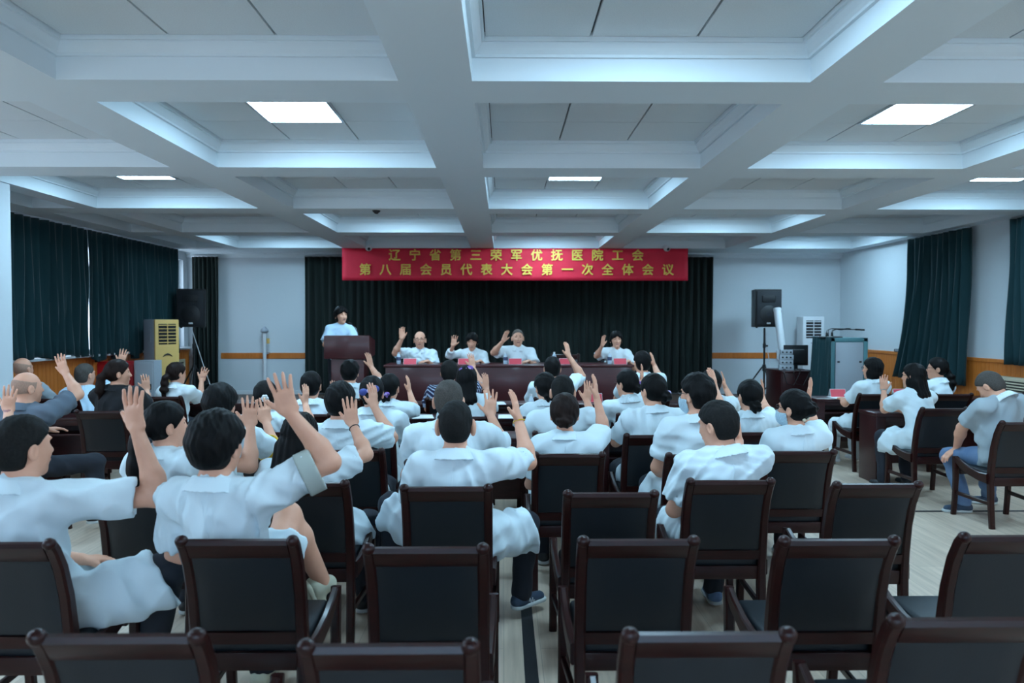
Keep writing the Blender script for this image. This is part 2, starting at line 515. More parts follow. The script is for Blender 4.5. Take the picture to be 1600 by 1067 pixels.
structure(MB().box(-5.43, -3.8, YB - .025, YB, .30, .37, .004).build('baseboard_back', WHITEP, smooth=False))
# stage platform
stage = structure(MB().box(XL + .04, XR - .04, 9.75, YB, 0, .30, .01).build('floor_stage', STAGEM, smooth=False, label='low brown stage platform along the back wall'))

# ------------------------------------------------------------------ curtains
def curtain(name, label, axis, fixed, a, b, z0, z1, n, amp, material, lean=None, scallop=0.0, seed=0, group=None):
    """pleated sheet hung in the plane axis=fixed from a to b; lean(t, s) shifts it along the rail"""
    r = random.Random(seed)
    nx, nz = n * 8, 14
    ph = [r.uniform(-.6, .6) for _ in range(n + 2)]
    am = [r.uniform(.6, 1.25) for _ in range(n + 2)]
    verts, faces = [], []
    for j in range(nz + 1):
        t = j / nz                              # 0 top .. 1 bottom
        for i in range(nx + 1):
            s = i / nx
            q = s * n
            k = int(q)
            A = amp * (am[k] * (1 - (q - k)) + am[k + 1] * (q - k)) * (.7 + .45 * t)
            off = A * math.sin(2 * PI * q + ph[k] * t * 1.2) + .4 * A * math.sin(4.3 * q + 5 * t)
            pos = a + (b - a) * s + (lean(t, s) if lean else 0)
            z = z1 + (z0 - z1) * t + scallop * t * (math.sin(q * 1.7 + seed) * .5)
            verts.append((fixed + off, pos, z) if axis == 'x' else (pos, fixed + off, z))
    for j in range(nz):
        for i in range(nx):
            p = j * (nx + 1) + i
            faces.append((p, p + 1, p + nx + 2, p + nx + 1))
    me = bpy.data.meshes.new(name)
    me.from_pydata(verts, [], faces)
    root = thing(name, label, 'curtain', (0, 0, 0), 0, group)
    o = link('drape', me, material, root)
    sm = o.modifiers.new('thick', 'SOLIDIFY'); sm.thickness = .006
    rail = MB()
    if axis == 'x': rail.tube([(fixed, a, z1 + .012), (fixed, b, z1 + .012)], .012, 8)
    else: rail.tube([(a, fixed, z1 + .012), (b, fixed, z1 + .012)], .012, 8)
    rail.build('rail', ALU, root)
    return root
VEL = VELVET
curtain('curtain', 'dark green curtain over the window next to the white column', 'x', XL + .14, 6.9, 10.55, 1.22, 3.0, 22, .045, VEL, scallop=.05, seed=1)
curtain('curtain', 'dark green curtain over the window behind the yellow air conditioner', 'x', XL + .14, 10.57, 13.48, 1.16, 3.0, 20, .045, VEL, scallop=.12, seed=2)
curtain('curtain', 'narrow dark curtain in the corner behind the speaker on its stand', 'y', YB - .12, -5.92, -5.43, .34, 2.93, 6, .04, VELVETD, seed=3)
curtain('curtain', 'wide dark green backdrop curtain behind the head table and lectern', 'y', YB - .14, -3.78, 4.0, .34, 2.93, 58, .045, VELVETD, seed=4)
curtain('curtain', 'green curtain hanging askew on the plain white wall', 'x', XR - .13, 10.05, 11.55, .80, 2.985, 10, .055, VEL,
        lean=lambda t, s: .45 * max(0, t - .25) ** 1.4 * (1.1 * s + .25), seed=5)
curtain('curtain', 'green curtain edge at the side frame limit above the orange panelling', 'x', XR - .12, 8.2, 9.25, 1.15, 2.98, 9, .05, VEL, seed=6)

# ------------------------------------------------------------------ banner
bx0, bx1, by, bz1, bz0 = -2.885, 3.31, 13.22, 3.008, 2.435
ban = thing('banner', 'wide red cloth banner with two lines of gold characters above the stage', 'banner', ((bx0 + bx1) / 2, by, bz0))
W2 = (bx1 - bx0) / 2
v, f = [], []
NX, NZ = 80, 8
for j in range(NZ + 1):
    for i in range(NX + 1):
        x = -W2 + 2 * W2 * i / NX; z = (bz1 - bz0) * j / NZ
        e = max(0, abs(x) / W2 - .72) * 3.0
        y = .008 * math.sin(x * 3.1 + z * 4) * .5 + .010 * e * math.sin(x * 9 + z * 14)
        v.append((x, y, z))
for j in range(NZ):
    for i in range(NX):
        p = j * (NX + 1) + i; f.append((p, p + 1, p + NX + 2, p + NX + 1))
me = bpy.data.meshes.new('cloth'); me.from_pydata(v, [], f)
o = link('cloth', me, BANNER, ban); sm = o.modifiers.new('thick', 'SOLIDIFY'); sm.thickness = .004; sm.offset = 1
def text_line(body, x0, x1, zc, size, nm):
    """one FONT object per character, spread evenly"""
    n = len(body)
    for i, ch in enumerate(body):
        c = bpy.data.curves.new(nm, 'FONT'); c.body = ch; c.size = size; c.extrude = .002; c.offset = 0.0
        c.align_x = 'CENTER'; c.align_y = 'CENTER'; c.resolution_u = 3
        t0 = bpy.data.objects.new('tmp_text', c); COL.objects.link(t0)
        bpy.context.view_layer.update()
        me = bpy.data.meshes.new_from_object(t0.evaluated_get(bpy.context.evaluated_depsgraph_get()))
        bpy.data.objects.remove(t0); bpy.data.curves.remove(c)
        bmt = bmesh.new()
        for dx, dz in ((0, 0), (.0045, 0), (-.0045, 0), (0, .0045), (0, -.0045), (.0032, .0032), (-.0032, -.0032)):
            k0 = len(bmt.verts); bmt.from_mesh(me); bmt.verts.ensure_lookup_table()
            for q in bmt.verts[k0:]: q.co.x += dx; q.co.y += dz; q.co.z += (dx * 7 + dz * 11) * .01
        bmt.to_mesh(me); bmt.free()
        me.name = nm
        t = bpy.data.objects.new(nm, me); COL.objects.link(t)
        me.materials.clear(); me.materials.append(GOLD)
        t.parent = ban; t.location = (x0 + (x1 - x0) * i / (n - 1), -.034, zc); t.rotation_euler = (PI / 2, 0, 0)
bc = (bx0 + bx1) / 2
def bxp(u): return at(u, 410, by).x - bc
text_line('辽宁省第三荣军优抚医院工会', bxp(617), bxp(996), at(800, 400, by).z - bz0, .215, 'character')
text_line('第八届会员代表大会第一次全体会议', bxp(571), bxp(1043), at(800, 422.5, by).z - bz0, .215, 'character')

# security cameras and sensor
def dome_camera(u, label):
    p = at(u, 391, 13.1)
    c = thing('security_camera', label, 'camera', (p.x, 13.255, HB + .03), 0, 'dome cameras over the banner')
    MB().tube([(0, 0, 0), (0, -.03, 0)], .035, 14).build('base', WHITEP, c)
    MB().tube([(0, -.02, 0), (0, -.13, -.005)], .02, 10).build('bracket', WHITEP, c)
    MB().ball((0, -.15, -.045), .062, (1, 1, .9)).build('housing', WHITEP, c)
    MB().ball((0.012, -.192, -.062), .027).build('lens', BLACKP, c, label='black lens')
dome_camera(576, 'small white dome camera above the lectern end of the banner')
dome_camera(1042, 'small white dome camera at the speaker-stand end of the banner')
p = at_z(588, 329, HB)
sn = thing('ceiling_sensor', 'small black sensor under a white ceiling beam', 'sensor', (p.x, p.y, HB))
MB().tube([(0, 0, 0), (0, 0, -.02)], [.05, .04], 14).build('base', BLACKP, sn)
MB().ball((0, 0, -.02), .03, (1, 1, .7)).build('eye', BLACKP, sn)
# ------------------------------------------------------------------ conference chairs
CH = 0.90
def make_chair():
    t = thing('conference_chair', 'x', 'chair')
    post = [(-.205, .0), (-.185, .20), (-.175, .40), (-.185, .52), (-.208, .66), (-.245, .78), (-.285, .855), (-.31, .885)]
    for s in (-1, 1):
        m = MB().sweep([(s * .202, y, z) for y, z in post], .042, [.040, .044, .055, .052, .046, .042, .040, .036])
        m.ball((s * .202, -.308, .882), .0225, (1.08, 1, 1), 14, 10)
        m.build('back_post', WOOD, t)
    y0, y1 = -.302, -.258
    MB().prism([(-.318, .868), (-.312, .884), (-.298, .888), (-.284, .880), (-.252, .812), (-.268, .804), (-.285, .815)], 'x', -.184, .184).build('top_rail', WOOD, t)
    MB().prism([(-.205, .50), (-.198, .452), (-.160, .452), (-.168, .50)], 'x', -.184, .184).build('bottom_rail', WOOD, t)
    # padded back: bulged slab following the rake
    prof = [(.505, -.187), (.58, -.198), (.66, -.213), (.74, -.235), (.808, -.262)]
    bm = bmesh.new(); nx = 10; fr, bk = [], []
    for j, (z, y) in enumerate(prof):
        e2 = 1 if 0 < j < len(prof) - 1 else 0
        a, b = [], []
        for i in range(nx + 1):
            x = -.181 + .362 * i / nx
            e = 1 if 0 < i < nx else 0
            bul = .016 * e * e2
            a.append(bm.verts.new((x, y + .016 + bul + .008 * e * e2, z)))
            b.append(bm.verts.new((x, y - .012 - bul * .7, z)))
        fr.append(a); bk.append(b)
    for j in range(len(prof) - 1):
        for i in range(nx):
            bm.faces.new((fr[j][i], fr[j][i + 1], fr[j + 1][i + 1], fr[j + 1][i]))
            bm.faces.new((bk[j][i], bk[j + 1][i], bk[j + 1][i + 1], bk[j][i + 1]))
    for i in range(nx):
        bm.faces.new((fr[0][i], bk[0][i], bk[0][i + 1], fr[0][i + 1])); bm.faces.new((fr[-1][i], fr[-1][i + 1], bk[-1][i + 1], bk[-1][i]))
    for j in range(len(prof) - 1):
        bm.faces.new((fr[j][0], fr[j + 1][0], bk[j + 1][0], bk[j][0])); bm.faces.new((fr[j][nx], bk[j][nx], bk[j + 1][nx], fr[j + 1][nx]))
    bmesh.ops.recalc_face_normals(bm, faces=bm.faces)
    m = MB(); m._merge(bm); o = m.build('back_pad', LEATHER, t)
    MB().box(-.205, .205, -.17, .245, .395, .462, .022, seg=3).build('seat_pad', LEATHER, t)
    for s in (-1, 1):
        MB().sweep([(s * .222, -.175, .405), (s * .225, -.08, .405), (s * .228, .06, .425), (s * .231, .17, .462), (s * .232, .235, .498)], .030, [.085, .075, .07, .062, .05]).build('side_rail', WOOD, t)
        MB().sweep([(s * .232, .262, 0), (s * .232, .246, .15), (s * .232, .236, .32), (s * .232, .240, .44), (s * .232, .250, .515)], .042, [.034, .036, .042, .05, .036]).build('front_leg', WOOD, t)
        MB().sweep([(s * .205, -.185, .20), (s * .23, .240, .20)], .022, .032).build('stretcher', WOOD, t)
    MB().box(-.20, .20, .225, .25, .36, .43, .004).build('front_apron', WOOD, t)
    MB().box(-.19, .19, -.19, -.168, .345, .415, .004).build('rear_apron', WOOD, t)
    return t
chair0 = make_chair()
chair_used = [False]
def put_chair(x, y, rz, label, group, z=0.0):
    if not chair_used[0]:
        chair_used[0] = True
        chair0.location = (x, y, z); chair0.rotation_euler = (0, 0, rz); chair0['label'] = label; chair0['group'] = group
        return chair0
    return dup(chair0, (x, y, z), rz, label, group)
def chair_px(u, v, label, group, rz=0.0):
    p = at_z(u, v, CH)
    return put_chair(p.x + math.sin(rz) * -.31, p.y + math.cos(rz) * .31, rz, label, group)
GE, GO, GT = 'empty conference chairs in the rear rows', 'conference chairs people are sitting on', 'conference chairs at the desks'
CHAIR = {}
E_ = [
    ('c1', 182, 985, 'empty dark chair closest to the lens, first of the front four from the column side', GE, 0.0),
    ('c2', 607, 1000, 'empty chair closest to the lens, reddish top rail, column side of the floor tape', GE, 0.0),
    ('c3', 1108, 982, 'empty chair closest to the lens with a reddish top rail, just past the floor tape', GE, 0.0),
    ('c4', 1518, 960, 'empty chair closest to the lens, cut off by the frame corner', GE, 0.0),
    ('c5', -12, 843, 'dark chair with a curved post holding the big man in white with hand spread', GE, 0.0),
    ('c6', 370, 838, 'dark chair under the thick-haired person with a rolled green-grey cuff', GE, 0.0),
    ('c7', 665, 850, 'empty padded chair directly behind the crew-cut man with string bracelet', GE, 0.0),
    ('c8', 998, 838, 'empty chair showing its reddish side rail, between floor tape and second aisle', GE, 0.0),
    ('c9', 1312, 838, 'empty chair in the second row from the lens, beside the open floor aisle', GE, 0.0),
    ('c10', 1592, 832, 'empty chair across the aisle with a strongly curved post, cut by the frame edge', GE, 0.0),
    ('c11', 212, 757, 'dark chair under the woman with the straight black ponytail', GO, 0.0),
    ('c12', 475, 750, 'dark chair under the long-haired woman with a black wristband', GO, 0.0),
    ('c13', 697, 757, 'dark chair under the crew-cut man with the yellow string bracelet', GO, 0.0),
    ('c14', 955, 766, 'empty chair with a shiny top rail behind the woman with the reddish bun', GE, 0.0),
    ('c15', 1142, 747, 'dark chair under the crew-cut man leaning forward with his head turned', GO, 0.0),
    ('c16', 1372, 752, 'empty chair at the end of the third row, beside the open floor', GE, 0.0),
    ('cA', 545, 700, 'dark chair under the black-haired man in white in the fourth row', GO, 0.0),
    ('c18', 889, 706, 'dark chair under the woman with the reddish brown bun', GO, 0.0),
    ('c19', 1098, 707, 'dark chair under the tall man wearing a face mask', GO, 0.0),
    ('c20', 1252, 702, 'dark chair under the masked woman with glasses and a loose bun', GO, 0.0),
    ('c22', 411, 673, 'dark chair under the woman with the white hair flower', GO, 0.0),
    ('cB', 568, 674, 'dark chair under the woman with the blue hair bow', GO, 0.0),
    ('c27', 880, 673, 'dark chair under the buzz-cut man in the middle of the third desk row', GO, 0.0),
    ('c24', 1024, 677, 'dark chair under the woman with the pearl hair clip', GO, 0.0),
    ('c25', 1191, 673, 'dark chair under the woman with the low black knot of hair', GO, 0.0),
    ('c26', 155, 640, 'dark chair under the big woman in black with a ponytail', GO, 0.0),
    ('c28', 1476, 636, 'dark chair under the long-haired woman with a wristwatch', GO, 0.0),
    ('c29', 1372, 614, 'dark chair under the woman with the black bob by the end desk', GO, 0.0),
    ('c30', 1490, 614, 'dark chair under the woman with a curly ponytail near the askew curtain', GO, 0.0),
    ('c31', 1592, 612, 'empty dark chair at the far desk in front of the vent grille', GT, 0.0),
    ('c21', 1606, 657, 'dark chair under the grey-shirted man in jeans, side frame and legs showing', GO, 0.0),
    ('c32', 252, 618, 'dark chair under the woman with a wavy ponytail near the yellow air conditioner', GO, 0.0),
    ('cP8', 478, 645, 'dark chair under the short-haired man beside the white pipe', GO, 0.0),
    ('cP22', 1003, 645, 'dark chair under the woman with the purple bow and glasses', GO, 0.0),
]
for k, u, v, lab, g, rz in E_:
    CHAIR[k] = chair_px(u, v, lab, g, rz)

# ------------------------------------------------------------------ audience desks
DH = 0.74
def make_desk(w):
    t = thing('meeting_desk', 'x', 'desk')
    MB().box(-w / 2, w / 2, -.20, .20, DH - .035, DH, .006).build('desk_top', WOODT, t)
    for s in (-1, 1):
        MB().box(s * (w / 2 - .06) - .05, s * (w / 2 - .06) + .05, -.185, .185, 0, DH - .035, .006).build('end_panel', WOODT, t)
    MB().box(-w / 2 + .11, w / 2 - .11, .13, .15, .16, DH - .035, .003).build('front_panel', WOODT, t)
    MB().box(-w / 2 + .11, w / 2 - .11, -.14, .13, DH - .19, DH - .172, .003).build('shelf', WOODT, t)
    MB().box(-w / 2 + .11, w / 2 - .11, -.165, -.145, DH - .085, DH - .035, .003).build('apron', WOODT, t)
    return t
desk0 = make_desk(1.49)
desk_first = [True]
def put_desk(x, y, lab, grp, rz=0):
    if desk_first[0]:
        desk_first[0] = False
        desk0.location = (x, y, 0); desk0['label'] = lab; desk0['group'] = grp
        return desk0
    return dup(desk0, (x, y, 0), rz, lab, grp)
GD = 'mahogany meeting desks in rows'
rown = {8.66: 'nearest the stage', 7.41: 'in the middle desk row', 6.17: 'in the rearmost desk row'}
for y, rn in rown.items():
    for i, x in enumerate((-1.5, 0, 1.5)):
        put_desk(x, y, 'dark mahogany desk %s, %s of the central block' % (rn, ('window-side end', 'centre', 'plain-wall end')[i]), GD)
put_desk(4.6, 7.75, 'dark mahogany desk with a thick end panel beside the aisle and woman with wristwatch', GD)
put_desk(4.6, 9.2, 'dark mahogany desk carrying a red name card in front of the teal cabinet', GD)
dw = dup(desk0, (5.92, 7.75, 0), 0, 'dark mahogany desk against the bead-board wall behind the grey-shirted man', GD)
dw.scale = (.72, 1, 1)
dw = dup(desk0, (5.92, 9.2, 0), 0, 'dark mahogany desk against the wall below the vent grille', GD); dw.scale = (.72, 1, 1)
put_desk(-4.35, 7.5, 'dark mahogany desk in front of the woman in black, by the column', GD)
put_desk(-4.9, 8.8, 'dark mahogany desk under the window curtains before the red cabinet', GD)
put_desk(-3.38, 8.8, 'dark mahogany desk where the woman with wavy ponytail leans', GD)

# ------------------------------------------------------------------ papers, name cards, bottles
def paper(x, y, z, rz, lab, g=None):
    t = MB().box(-.105, .105, -.148, .148, 0, .004, rot=Matrix.Rotation(rz, 4, 'Z')).build('paper_stack', PAPER, smooth=False)
    t.location = (x, y, z + .0005)
    return tag(t, lab, 'paper', g or 'white papers on the desks')
def name_card(x, y, z, lab, g, rz=0.0, w=.2, h=.1):
    t = thing('name_card', lab, 'name card', (x, y, z), rz, g)
    for s in (-1, 1):
        MB().prism([(s * .045, 0), (s * .045 - s * .0025, 0), (0 - s * .001, h - .003), (0, h)], 'x', -w / 2, w / 2).build('card_face', PAPER, t, smooth=False)
        MB().prism([(s * .0465, .003), (s * .044, .005), (s * .0025, h - .006), (s * .0035, h - .004)], 'x', -w / 2 + .004, w / 2 - .004).build('red_insert', REDP, t, smooth=False, label='red paper insert')
    return t
def bottle(x, y, z, lab, g, h=.21):
    t = thing('water_bottle', lab, 'bottle', (x, y, z), 0, g)
    MB().tube([(0, 0, 0), (0, 0, .02), (0, 0, h * .62), (0, 0, h * .78), (0, 0, h * .88)], [.029, .032, .032, .022, .012], 14).build('body', BOTTLE, t)
    MB().tube([(0, 0, h * .3), (0, 0, h * .58)], .0328, 14).build('paper_label', LABELB, t)
    MB().tube([(0, 0, h * .88), (0, 0, h)], .0145, 12).build('cap', WHITEP, t)
    return t
def on_desk(u, v): return at_z(u, v, DH)
for (u, y, rz, lab) in [(775, 8.55, .1, 'white paper on the stage-side desk beside the raised hands'),
                        (735, 7.30, -.1, 'white papers on the middle desk left of the two raised hands'),
                        (660, 7.33, .15, 'white papers on the middle desk beside the edge-on raised hand'),
                        (795, 7.33, .0, 'white paper sheet on the middle desk behind the string-bracelet hand'),
                        (1318, 9.12, .15, 'white paper under the red name card before the teal cabinet'),
                        (1395, 9.12, -.1, 'white sheet between the two women at the far desk'),
                        (300, 8.75, .2, 'white paper under the elbow of the woman with wavy ponytail'),
                        (75, 7.45, .2, 'white paper on the desk by the column'),
                        (1500, 7.68, .1, 'white booklet in front of the man bending over')]:
    x = (u - 787) * y / FPX
    paper(x, y, DH, rz, lab)
GN = 'red name cards on the audience desks'
for (u, y, lab) in [(1312, 9.26, 'red tent name card on the far desk in front of the teal cabinet'),
                    (1412, 9.26, 'red tent name card between the bob-haired and long-haired women'),
                    (832, 7.45, 'red tent name card beside the water bottle on the middle desk'),
                    (928, 8.72, 'red tent name card on the stage-side desk behind two raised hands'),
                    (955, 7.45, 'red tent name card beside the purple-bow woman'),
                    (225, 8.86, 'red name card behind the woman in black, on the window-side desk'),
                    (288, 8.86, 'red name card before the woman with the wavy ponytail')]:
    name_card((u - 787) * y / FPX, y, DH, lab, GN)
bottle((830 - 787) * 7.5 / FPX, 7.52, DH, 'clear water bottle on the middle desk beside a dark-haired woman', 'water bottles')

# ------------------------------------------------------------------ head table, lectern
SZ = 0.30
tx0, tx1, ty = -1.68, 1.83, 10.3
ht = thing('head_table', 'long dark mahogany head table with panelled front on the stage', 'table', ((tx0 + tx1) / 2, ty, SZ))
w = (tx1 - tx0) / 2
MB().box(-w, w, -.02, .60, .755, .79, .008).build('table_top', WOODP, ht)
for i in range(3):
    a = -w + .03 + i * (2 * w - .06) / 3; b = a + (2 * w - .06) / 3
    MB().box(a + .004, b - .004, .0, .03, .10, .755, .003).build('front_panel', WOODP, ht)
for s in (-1, 1):
    MB().box(s * (w - .05) - .03, s * (w - .05) + .03, .03, .58, 0, .755, .004).build('end_panel', WOODP, ht)
MB().box(-w, w, -.03, .03, 0, .10, .004).build('plinth', WOODP, ht)
TZ = SZ + .79
GC = 'red name cards on the head table'
for (u, lab) in [(641, 'red name card in front of the bespectacled man'), (726, 'red name card in front of the woman looking down'),
                 (805, 'red name card in front of the grey-haired man in a polo'), (884, 'red name card in front of the empty head-table chair'),
                 (969, 'red name card in front of the woman with the black fringe')]:
    name_card((u - 787) * 10.42 / FPX, 10.42, TZ, lab, GC, 0, .185, .085)
for (u, lab) in [(623, 'water bottle by the bespectacled man at the head table'), (790, 'water bottle by the grey-haired man at the head table'),
                 (953, 'water bottle by the woman with the black fringe'), (866, 'water bottle before the empty head-table chair')]:
    bottle((u - 787) * 10.5 / FPX, 10.5, TZ, lab, 'water bottles', .17)
cup_p = at(660, 566, 10.5)
put_chair((883 - 787) * 11.45 / FPX, 11.3 - .2, PI, 'empty dark chair behind the head table, between the polo man and fringe woman', GE, SZ)

lx = (542.5 - 787) * 10.1 / FPX
lec = thing('lectern', 'dark mahogany lectern with a wide box top and gooseneck microphone', 'lectern', (lx, 10.1, SZ))
MB().prism([(0, 1.03), (0, 1.20), (.04, 1.205), (.48, 1.13), (.48, .92), (0, .89)], 'x', -.30, .30).build('upper_box', WOODP, lec)
MB().box(-.31, .31, -.02, .0, .885, 1.2, .006).build('front_board', WOODP, lec)
MB().box(-.225, .225, .03, .42, .06, .90, .006).build('column', WOODP, lec)
MB().box(-.10, .10, .022, .034, .16, .80, .004).build('inset_panel', WOODP, lec)
MB().box(-.31, .31, -.02, .48, 0, .06, .006).build('base', WOODP, lec)
mic = thing('gooseneck_microphone', 'thin black gooseneck microphone on the lectern', 'microphone', (lx + .12, 10.3, SZ + 1.17))
MB().tube([(0, 0, -.02), (0, 0, .015)], .035, 12).build('base', BLACKP, mic)
MB().tube([(0, 0, 0), (-.02, .04, .07), (-.07, .1, .14), (-.13, .14, .19)], .006, 8).build('stem', BLACKP, mic)
MB().tube([(-.13, .14, .19), (-.17, .16, .21)], .013, 10).build('head', BLACKP, mic)

# ------------------------------------------------------------------ loudspeakers on tripods
def speaker_set(x, y, lab_box, lab_stand, rz, zb):
    st = thing('speaker_stand', lab_stand, 'stand', (x, y, SZ), rz, 'tripod speaker stands')
    top = zb - SZ
    MB().tube([(0, 0, .03), (0, 0, top)], [.019, .0175], 12).build('pole', BLACKP, st)
    MB().tube([(0, 0, .50), (0, 0, .62)], .032, 12).build('collar', BLACKP, st)
    MB().tube([(0, 0, .92), (0, 0, 1.0)], .028, 12).build('clamp', BLACKP, st)
    MB().ball((.05, 0, .96), .02).build('knob', BLACKP, st)
    for k in range(3):
        a = 2 * PI * k / 3 + .5
        c, s = math.cos(a), math.sin(a)
        MB().tube([(c * .03, s * .03, .58), (c * .42, s * .42, .014)], .014, 8).build('leg', BLACKP, st)
        MB().tube([(c * .02, s * .02, .16), (c * .24, s * .24, .285)], .008, 8).build('brace', BLACKP, st)
    b = thing('loudspeaker', lab_box, 'loudspeaker', (x, y, zb), rz, 'black loudspeakers on tripods')
    h = .69
    MB().prism([(-.24, -.17), (.24, -.17), (.16, .22), (-.16, .22)], 'z', 0.015, h).build('cabinet', BLACKP, b, smooth=False)
    MB().box(-.215, .215, -.19, -.17, .05, h - .03, .008).build('grille', GRILLB, b)
    MB().tube([(0, -.196, .24), (0, -.188, .24)], [.15, .165], 28).build('woofer', BLACKP, b, label='round woofer cone behind the grille')
    MB().tube([(0, -.2, .24), (0, -.194, .24)], .05, 20).build('dust_cap', GRILLB, b)
    MB().box(-.12, .12, -.196, -.188, .46, .58, .01).build('horn', BLACKP, b)
    MB().box(-.035, .035, -.197, -.189, .07, .10, .003).build('badge', WHITEP, b, label='small white badge')
    for s in (-1, 1):
        MB().tube([(s * .18, -.1, 0), (s * .18, -.1, .02)], .02, 10).build('foot', BLACKP, b)
    return b
sx = (1196 - 787) * 13.3 / FPX
speaker_set(sx, 13.3, 'black loudspeaker on a tripod against the bare white wall', 'black tripod stand holding the loudspeaker before the white wall', 0.04, SZ + 1.285)
sx2 = (305 - 787) * 13.2 / FPX
speaker_set(sx2, 13.2, 'black loudspeaker on a tripod against dark corner curtain', 'black tripod stand holding the loudspeaker in the curtained corner', .15, SZ + 1.285)
p1, p2 = Vector((sx2 + .05, 13.0, SZ + 1.27)), Vector((sx2 + .62, 12.6, SZ + .02))
tag(MB().tube([p1, p1.lerp(p2, .5) + Vector((0, 0, -.02)), p2], .006, 8).build('speaker_cable', WHITEP), 'thin pale cable hanging slantwise from the corner loudspeaker', 'cable')
tag(MB().tube([(sx + .03, 13.35, 1.5), (sx + .14, 13.4, .9), (sx + .25, 13.35, .45), (sx + .4, 13.3, .312)], .006, 8).build('speaker_cable', WHITEP), 'thin pale cable sagging beside the tripod by the white wall', 'cable')

# ------------------------------------------------------------------ air conditioners, cabinets, pipe
def tower_ac(name, label, loc, rz, w, d, h, face, side, logo):
    t = thing(name, label, 'air conditioner', loc, rz, None)
    MB().box(-w / 2, w / 2, -d / 2 + .03, d / 2, 0, h, .012).build('casing', side, t)
    MB().box(-w / 2, w / 2, -d / 2, -d / 2 + .035, 0, h, .012).build('front_panel', face, t)
    MB().box(-w / 2 + .06, w / 2 - .06, -d / 2 - .004, -d / 2 + .01, h - .40, h - .07).build('outlet', BLACKP, t, smooth=False, label='dark air outlet')
    for i in range(6):
        z = h - .375 + i * .055
        MB().box(-w / 2 + .06, w / 2 - .06, -d / 2 - .014, -d / 2 - .002, z, z + .014, .003).build('louvre', face, t)
    MB().box(-.006, .006, -d / 2 - .012, -d / 2 - .002, h - .40, h - .07).build('divider', face, t)
    for i in range(9):
        z = .16 + i * .035
        MB().box(-w / 2 + .05, w / 2 - .05, -d / 2 - .006, -d / 2 + .002, z, z + .008).build('intake_slot', BLACKP, t, smooth=False)
    if logo:
        pts = [(-.085 + .17 * k / 8, -d / 2 - .003, h - .60 + .04 * math.sin(PI * k / 8) ** .8) for k in range(9)]
        MB().tube(pts, [.004 + .012 * math.sin(PI * k / 8) for k in range(9)], 8).build('emblem', BLACKP, t, label='black arc emblem')
        MB().box(-w / 2 - .006, -w / 2 + .002, -.04, .02, h - .36, h - .16, .003).build('side_handle', GREYP, t)
    else:
        MB().box(-.05, .05, -d / 2 - .005, -d / 2 + .002, h - .50, h - .48).build('display', GREYP, t)
    return t
ax = (255 - 787) * 12.0 / FPX
tower_ac('air_conditioner', 'tall yellowed floor-standing air conditioner with grey side near the curtains', (ax, 12.0, SZ), math.radians(60), .43, .30, 1.43, YELLOW, GREYP, True)
tower_ac('air_conditioner', 'white floor-standing air conditioner between tripod speaker and teal cabinet', ((1270 - 787) * 13.75 / FPX, 13.8, SZ), 0.0, .40, .30, 1.49, WHITEP, WHITEP, False)

def cabinet(name, label, cat, x0, x1, y0, y1, z1, m, hands=True):
    t = thing(name, label, cat, ((x0 + x1) / 2, (y0 + y1) / 2, SZ))
    hx, hy, h = (x1 - x0) / 2, (y1 - y0) / 2, z1 - SZ
    MB().box(-hx, hx, -hy, hy, 0, h, .006).build('body', m, t)
    MB().box(-hx + .02, hx - .02, -hy - .012, -hy, .03, h - .03, .004).build('door', m, t)
    MB().box(hx - .06, hx - .035, -hy - .03, -hy - .012, h * .48, h * .58, .004).build('handle', BLACKP if m != REDB else STEEL, t)
    for s in (.2, .8):
        MB().tube([(-hx + .03, -hy - .014, h * s - .03), (-hx + .03, -hy - .014, h * s + .03)], .008, 8).build('hinge', STEEL, t)
    return t
s11 = 11.0 / FPX
cabinet('fire_cabinet', 'red enamelled fire cabinet beside the pale grey box', 'cabinet', (150 - 787) * s11, (210.5 - 787) * s11, 11.0, 11.3, 1.10, REDB)
cabinet('control_cabinet', 'pale grey metal control box in front of the yellow air conditioner', 'cabinet', (212 - 787) * 10.9 / FPX, (243 - 787) * 10.9 / FPX, 10.9, 11.15, 1.12, DOORG)

pp = at(412, 521, 14.0)
pv = thing('vent_pipe', 'thin white vertical pipe with a grey cowl against the back wall', 'pipe', (pp.x, 14.05, SZ))
MB().tube([(0, 0, 0), (0, 0, 1.20)], .032, 12).build('pipe', WHITEP, pv)
MB().tube([(0, 0, 1.18), (0, 0, 1.21), (0, 0, 1.24), (0, 0, 1.27), (0, 0, 1.31)], [.04, .075, .075, .05, .01], 14).build('cowl', GREYP, pv, label='grey cone cowl')
MB().box(.04, .09, -.01, .03, .98, 1.08, .004).build('tag_plate', YELLOW, pv, label='small yellow tag')
MB().box(-.05, .05, .03, .15, .78, .82).build('bracket', STEEL, pv)

# radiator grilles in the panelling
def wall_grille(label, x, s, y0, y1, z0, z1, n):
    t = thing('vent_grille', label, 'grille', (x, (y0 + y1) / 2, z0))
    hy, h = (y1 - y0) / 2, z1 - z0
    f = MB()
    for a, b in ((-hy, -hy + .035), (hy - .035, hy)): f.box(0, s * .04, a, b, 0, h, .003)
    f.box(0, s * .04, -hy, hy, 0, .035, .003); f.box(0, s * .04, -hy, hy, h - .035, h, .003)
    f.build('frame', PEARL, t)
    MB().box(0, s * .022, -hy + .03, hy - .03, .03, h - .03).build('recess', BLACKP, t, smooth=False)
    for i in range(n):
        z = .045 + (h - .09) * i / (n - 1)
        MB().box(s * .015, s * .04, -hy + .03, hy - .03, z - .008, z + .008, .002).build('slat', PEARL, t)
    return t
wall_grille('pale slatted vent grille low in the orange panelling by the bending man', XR - .035, -1, 8.2, 9.7, .72, .99, 6)
wall_grille('brownish slatted radiator grille beside the yellow air conditioner', XL + .035, 1, 12.6, 13.9, .45, 1.0, 11)

